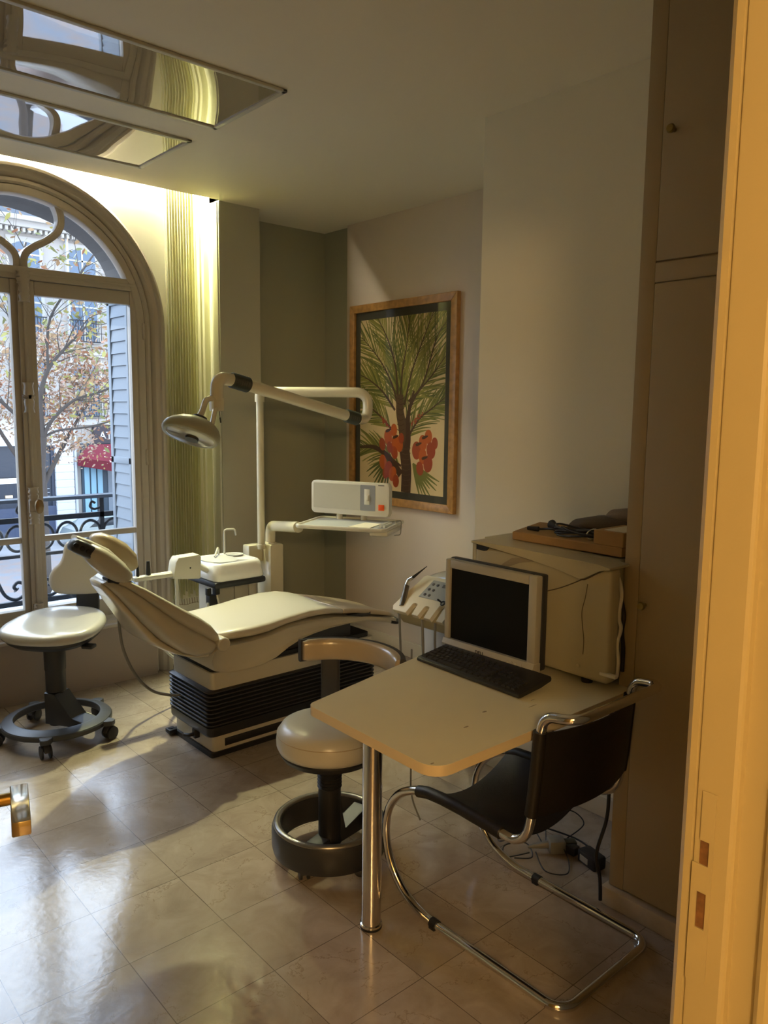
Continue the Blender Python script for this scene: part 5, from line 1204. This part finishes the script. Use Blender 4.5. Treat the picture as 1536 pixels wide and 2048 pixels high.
lettering('shop_lettering', 'O P T I C S', .62, FM(10.2, .20, FY-.32), BLACK, bd, .02) if False else lettering('shop_lettering', 'S', .52, FM(12.38, .14, FY-.32), BLACK, bd, .02, 'black letter S on the white fascia')
# dark shop window with lit things inside
DKW = mat('dark_shop_window', (.045, .055, .075), .15)
part('shop_window', 4.6, 12.52, FY-.12, FY, -3.0, -.15, DKW)
part('shop_stall_riser', 4.6, 12.62, FY-.22, FY, GZ, -3.0, mat('navy_shop_base', (.07, .09, .15), .5))
part('window_bar', 4.6, 12.52, FY-.16, FY-.10, -1.62, -1.58, DKGREY)
b = mb(); box(b, 12.46, 12.58, FY-.2, FY, -3.0, -.15); obj('shop_post', b, mat('navy_shop_post', (.05, .06, .09), .5), bd)
part('lit_display', 12.02, 12.20, FY-.2, FY-.13, -1.95, -.75, mat('warm_lit_display', (.9, .75, .5), .5, emit=(1, .72, .38), estr=.7), lb='warm lit display strip')
part('lit_sign', 9.9, 11.0, FY-.2, FY-.13, -1.86, -1.62, mat('white_lit_sign', (.9, .92, .95), .5, emit=(.9, .95, 1), estr=.8), lb='white lit sign bar')
part('display_item', 10.4, 10.7, FY-.2, FY-.13, -2.52, -2.40, MATS['warm_lit_display'])
for k in range(4): part('shelf', 11.9, 12.35, FY-.18, FY-.13, -2.2-.18*k, -2.17-.18*k, mat('pale_shelf', (.5, .52, .55), .5))
# white rusticated pier
b = mb()
for k in range(9): box(b, 12.62, 13.46, FY-.34, FY-.02, GZ+.9+.36*k+.015, GZ+.9+.36*(k+1)-.015, .01, 1)
box(b, 12.55, 13.54, FY-.4, FY, GZ, GZ+.88); box(b, 12.64, 13.44, FY-.31, FY, GZ+.8, -.1); obj('rusticated_pier', b, mat('bluish_white_stone', (.74, .77, .82), .7), bd, smooth=0)
part('drain_pipe', 13.55, 13.66, FY-.2, FY-.08, GZ, 9.5, mat('pale_drain_pipe', (.66, .69, .72), .5))
# cafe with red awning
DB = mat('dark_blue_cafe_front', (.04, .07, .10), .4); BLU = mat('sky_blue_door_panel', (.28, .50, .62), .4)
part('cafe_front', 13.9, 17.2, FY-.15, FY, GZ, -.1, DB)
for x0 in (14.0, 14.32, 14.64): part('blue_door_panel', x0, x0+.24, FY-.2, FY-.15, GZ+.3, -1.25, BLU)
part('cafe_window', 15.15, 17.1, FY-.2, FY-.15, GZ+1.0, -1.2, mat('cafe_glass', (.22, .26, .30), .1))
part('cafe_fascia', 14.5, 17.2, FY-.3, FY, -.1, .72, mat('dark_cafe_fascia', (.05, .04, .05), .5))
lettering('cafe_lettering', 'ATLL', .50, FM(15.3, .26, FY-.32), WSH, bd, .02, 'white letters on the dark cafe fascia')
aw = thing('awning', 'dark red fabric awning with leaves on it over the cafe corner', 'awning', (15.5, 37.5, -1))
RED = mat('dark_red_canvas', (.26, .035, .055), .8, var=.25, vscale=1.2)
b = mb(); v = [b.verts.new(p) for p in ((14.25, FY-.3, -.15), (17.2, FY-.3, -.15), (17.4, FY-1.5, -.95), (14.9, FY-1.5, -.95), (13.65, FY-.35, -.75), (14.25, FY-.3, -.19), (17.2, FY-.3, -.19), (17.4, FY-1.5, -.99), (14.9, FY-1.5, -.99), (13.65, FY-.35, -.79))]
for q in ((0, 1, 2, 3), (0, 3, 4), (6, 5, 8, 7), (8, 5, 9), (2, 1, 6, 7), (4, 3, 8, 9), (3, 2, 7, 8), (0, 4, 9, 5)): b.faces.new([v[i] for i in q])
obj('canopy', b, RED, aw, smooth=0)
b = mb(); v = [b.verts.new(p) for p in ((13.65, FY-.35, -.78), (14.9, FY-1.5, -.96), (17.4, FY-1.5, -.96), (17.4, FY-1.5, -1.38), (14.9, FY-1.5, -1.40), (13.65, FY-.35, -1.15))]
b.faces.new((v[0], v[1], v[4], v[5])); b.faces.new((v[1], v[2], v[3], v[4])); bmesh.ops.solidify(b, geom=b.faces[:], thickness=.03); val = obj('valance', b, mat('red_valance', (.34, .05, .075), .8), aw, smooth=0)
part('red_sign', 15.05, 15.80, FY-1.56, FY-1.53, -1.45, -1.02, mat('bright_red_sign', (.75, .02, .07), .5), aw, lb='bright red sign')
lettering('sign_lettering', "'93", .26, FM(15.42, -1.24, FY-1.58), WSH, aw, .01)
b = mb(); rl = random.Random(5)
for k in range(60):
    s, t = rl.random(), rl.random(); x = 14.6+2.6*s; z = -.2-.74*t; y = FY-.32-1.2*t; w = rl.uniform(.04, .12); vs = [b.verts.new(p) for p in ((x, y-.02, z+.02), (x+w, y-.02, z+.02), (x+w*.7, y-.08, z-.02), (x-w*.2, y-.08, z-.02))]; b.faces.new(vs)
obj('fallen_leaves', b, mat('pale_dry_leaf', (.75, .62, .50), .7), aw, smooth=0)['kind'] = 'stuff'
# neighbouring house, further right and set back
b2_ = thing('apartment_building', 'taller pale apartment building to the right with blue shutters and balconies', 'building', (24, 40, GZ), 'apartment buildings across the street')
bd_old = bd; bd = b2_
part('wall', 17.6, 34, FY+1.2, FY+9, GZ, 15, mat('bright_limestone', (.66, .66, .66), .8, var=.1, vscale=1))
for xi in range(4):
    for zi in range(5):
        xc = 19.0+3.0*xi; z0 = GZ+4.6+3.1*zi; w_ = part('window', xc-.55, xc+.55, FY+1.1, FY+1.2, z0, z0+2.1, GLS)
        part('shutter_leaf', xc-1.1, xc-.57, FY+1.05, FY+1.2, z0, z0+2.1, mat('blue_shutter', (.35, .50, .62), .5), w_); part('shutter_leaf', xc+.57, xc+1.1, FY+1.05, FY+1.2, z0, z0+2.1, MATS['blue_shutter'], w_)
for zi in range(5):
    b = mb()
    for k in range(90): box(b, 17.65+.18*k, 17.68+.18*k, FY+.5, FY+.53, GZ+4.5+3.1*zi, GZ+5.4+3.1*zi)
    box(b, 17.62, 34, FY+.48, FY+.55, GZ+5.4+3.1*zi, GZ+5.46+3.1*zi); box(b, 17.62, 34, FY+.4, FY+1.2, GZ+4.35+3.1*zi, GZ+4.5+3.1*zi); obj('balcony', b, IRON, b2_, smooth=0)
b3_ = thing('apartment_building', 'grey stone apartment building at the far left across the street', 'building', (-8, 40, GZ), 'apartment buildings across the street'); bd = b3_
part('wall', -30, 1.6, FY, FY+8, GZ, 12, LIM)
for xi in range(9):
    for zi in range(4): part('window', -28+3.2*xi, -26.8+3.2*xi, FY-.05, FY, GZ+4.8+3.1*zi, GZ+7.0+3.1*zi, GLS)
bd = bd_old
# cars parked along the kerb
def car(nm, x, y, rot, col, lb, s=1.0):
    t = thing(nm, lb, 'car', (x, y, GZ), 'cars parked in the street'); M = Matrix.Translation((x, y, GZ)) @ Matrix.Rotation(rot, 4, 'Z')
    pc_ = [(-2.1, .30), (-2.15, .62), (-2.0, .88), (-1.55, .98), (-1.0, 1.40), (.45, 1.44), (1.10, 1.02), (1.9, .86), (2.12, .62), (2.12, .30)]
    b = mb(); prism(b, pc_, 'y', -.82, .82, .07, 3, M=M); body = obj('body', b, mat('car_paint_'+str(abs(hash(lb)) % 3) if False else 'car_paint_'+nm+lb.split()[0], col, .25, coat=.8), t)
    b = mb(); prism(b, [(-1.42, .98), (-.96, 1.34), (.42, 1.38), (1.0, 1.02)], 'y', -.835, .835, .02, 2, M=M); obj('side_glass', b, mat('car_glass', (.03, .04, .05), .08), t)
    b = mb(); prism(b, [(.52, 1.36), (1.08, 1.03), (1.12, 1.05), (.56, 1.40)], 'y', -.66, .66, .005, 1, M=M); obj('windscreen', b, MATS['car_glass'], t)
    for a_ in (-1.35, 1.35):
        for sy_ in (-.78, .78):
            b = mb(); lathe(b, [(0, -.1), (.22, -.1), (.31, -.08), (.31, .08), (.22, .1), (0, .1)], (a_, sy_, .31), 22, 'y', M=M); obj('wheel', b, BLACK, t)
car('parked_car', 9.6, 22.5, .0, (.78, .80, .82), 'white car parked nearest in the street below the balcony')
car('parked_car', 13.9, 34.2, .0, (.30, .36, .36), 'silver-grey car parked beside the pavement in front of the pier')
car('parked_car', 19.2, 33.9, .0, (.62, .66, .68), 'pale car parked beside the pavement near the red awning')
# autumn trees
def leafcloud(parent, centers, n, size, seed, mats, spread=1.0):
    r = random.Random(seed); b = mb()
    for k in range(n):
        c = r.choice(centers); p = Vector(c[0])+Vector((r.gauss(0, 1), r.gauss(0, 1), r.gauss(0, .8)))*c[1]*spread
        s = size*r.uniform(.6, 1.4); u = Vector((r.uniform(-1, 1), r.uniform(-1, 1), r.uniform(-1, .2))).normalized(); w = u.orthogonal().normalized(); w = Matrix.Rotation(r.uniform(0, 6.28), 3, u) @ w; nn = u.cross(w)
        vs = [b.verts.new(q) for q in (p-u*s, p-u*s*.3+w*s*.42+nn*s*.08, p+u*s*.4+w*s*.34, p+u*s, p+u*s*.4-w*s*.34, p-u*s*.3-w*s*.42+nn*s*.08)]
        f = b.faces.new(vs); f.material_index = r.choices(range(len(mats)), weights=[3, 3, 2, 2])[0]
    o = obj('foliage', b, mats, parent, smooth=0); o['kind'] = 'stuff'
LV = [mat('leaf_yellow_green', (.40, .36, .10), .6), mat('leaf_tan', (.42, .27, .14), .6), mat('leaf_rust', (.36, .16, .08), .6), mat('leaf_olive', (.22, .23, .08), .6)]
LV2 = [mat('leaf_pinkish_tan', (.44, .30, .22), .6), LV[1], mat('leaf_pale', (.52, .42, .32), .6), LV[2]]
BARK = mat('dark_bark', (.09, .075, .065), .9, bump=.4, bscale=30)
def tree(lb, x, y, seed, trunk_r, limbs, leaf_n, size, mats, lc=None, bx=0):
    t = thing('street_tree', lb, 'tree', (x, y, GZ), 'autumn street trees'); b = mb(); r = random.Random(seed); cents = []
    def limb(pts, r0, r1, depth):
        P_ = catmull(pts, 5); tube(b, P_, lambda s: r0+(r1-r0)*s, 8)
        if depth > 0:
            for j in range(8 if depth > 1 else 5):
                i = int(len(P_)*(.3+.65*r.random())); i = min(i, len(P_)-2); p = P_[i]; d = (P_[i+1]-P_[i-1]).normalized(); o = d.orthogonal().normalized(); o = Matrix.Rotation(r.uniform(0, 6.28), 3, d) @ o
                L_ = (.9 if depth > 1 else .5)*r.uniform(.7, 1.5)*(size/.07)**.5; e = (d*.6+o*.7+Vector((0, 0, .15))).normalized(); q1 = p+e*L_*.5+Vector((0, 0, r.uniform(-.05, .1))); q2 = p+e*L_+Vector((r.uniform(-.1, .1), r.uniform(-.1, .1), r.uniform(-.15, .15)))
                limb([p, q1, q2], (r0+r1)*.22*(.8), .003, depth-1); cents.append((q2, .30)); cents.append((q1, .25))
    limb([(x-bx, y, GZ), (x-bx*.6, y, GZ+2.5), (x-bx*.35, y, GZ+4.3), limbs[0][0][0]], trunk_r, trunk_r*.7, 0)
    for pts, r0 in limbs: limb(pts, r0, .012, 2)
    obj('trunk', b, BARK, t, smooth=60)
    leafcloud(t, (lc or [])+cents, leaf_n, size, seed, mats)
F0 = (3.86, 12, 1.15)
tree('nearest bare-branched autumn tree outside the window, forking low behind the glass', 3.86, 12, 4, .075, [([F0, (3.84, 12, 1.7), (3.97, 12, 2.13), (4.25, 12.1, 2.45), (4.75, 12.2, 2.95)], .045), ([F0, (3.98, 11.9, 1.42), (4.27, 11.8, 1.70), (4.70, 11.7, 1.86), (5.3, 11.7, 2.2)], .032), ([F0, (3.75, 12.2, 1.75), (3.62, 12.3, 2.5), (3.7, 12.4, 3.3), (3.9, 12.5, 4.0)], .035), ([F0, (3.5, 12.1, 1.5), (3.0, 12, 2.0), (2.5, 12, 2.7)], .035), ([(3.97, 12, 2.13), (4.1, 12.2, 2.9), (4.6, 12.3, 3.6), (5.0, 12.5, 4.1)], .022), ([F0, (4.1, 12, 1.25), (4.6, 12.1, 1.3), (5.2, 12.2, 1.45)], .02)],
     1700, .050, LV, [(Vector((4.9, 12, .95)), .28), (Vector((4.55, 12, .75)), .25), (Vector((4.4, 12, 3.1)), .45), (Vector((4.9, 12, 2.9)), .35), (Vector((3.9, 12, 3.2)), .4)], bx=.35)
tree('farther autumn tree thick with pinkish tan leaves across the road', 7.6, 24, 9, .2, [([(7.6, 24, -1.2), (7.7, 24, 1), (7.9, 24, 3)], .12), ([(7.6, 24, -.8), (8.6, 24, 1.0), (9.4, 24, 2.2)], .09), ([(7.6, 24, -.8), (6.6, 24, .8), (5.9, 24, 2.4)], .09)],
     6800, .062, LV2, [(Vector((8.9, 24, 2.1)), .8), (Vector((8.0, 24, 2.6)), .8), (Vector((9.4, 24, 1.5)), .6), (Vector((6.6, 24, 1.6)), .7), (Vector((8.2, 24, 1.4)), .8)])
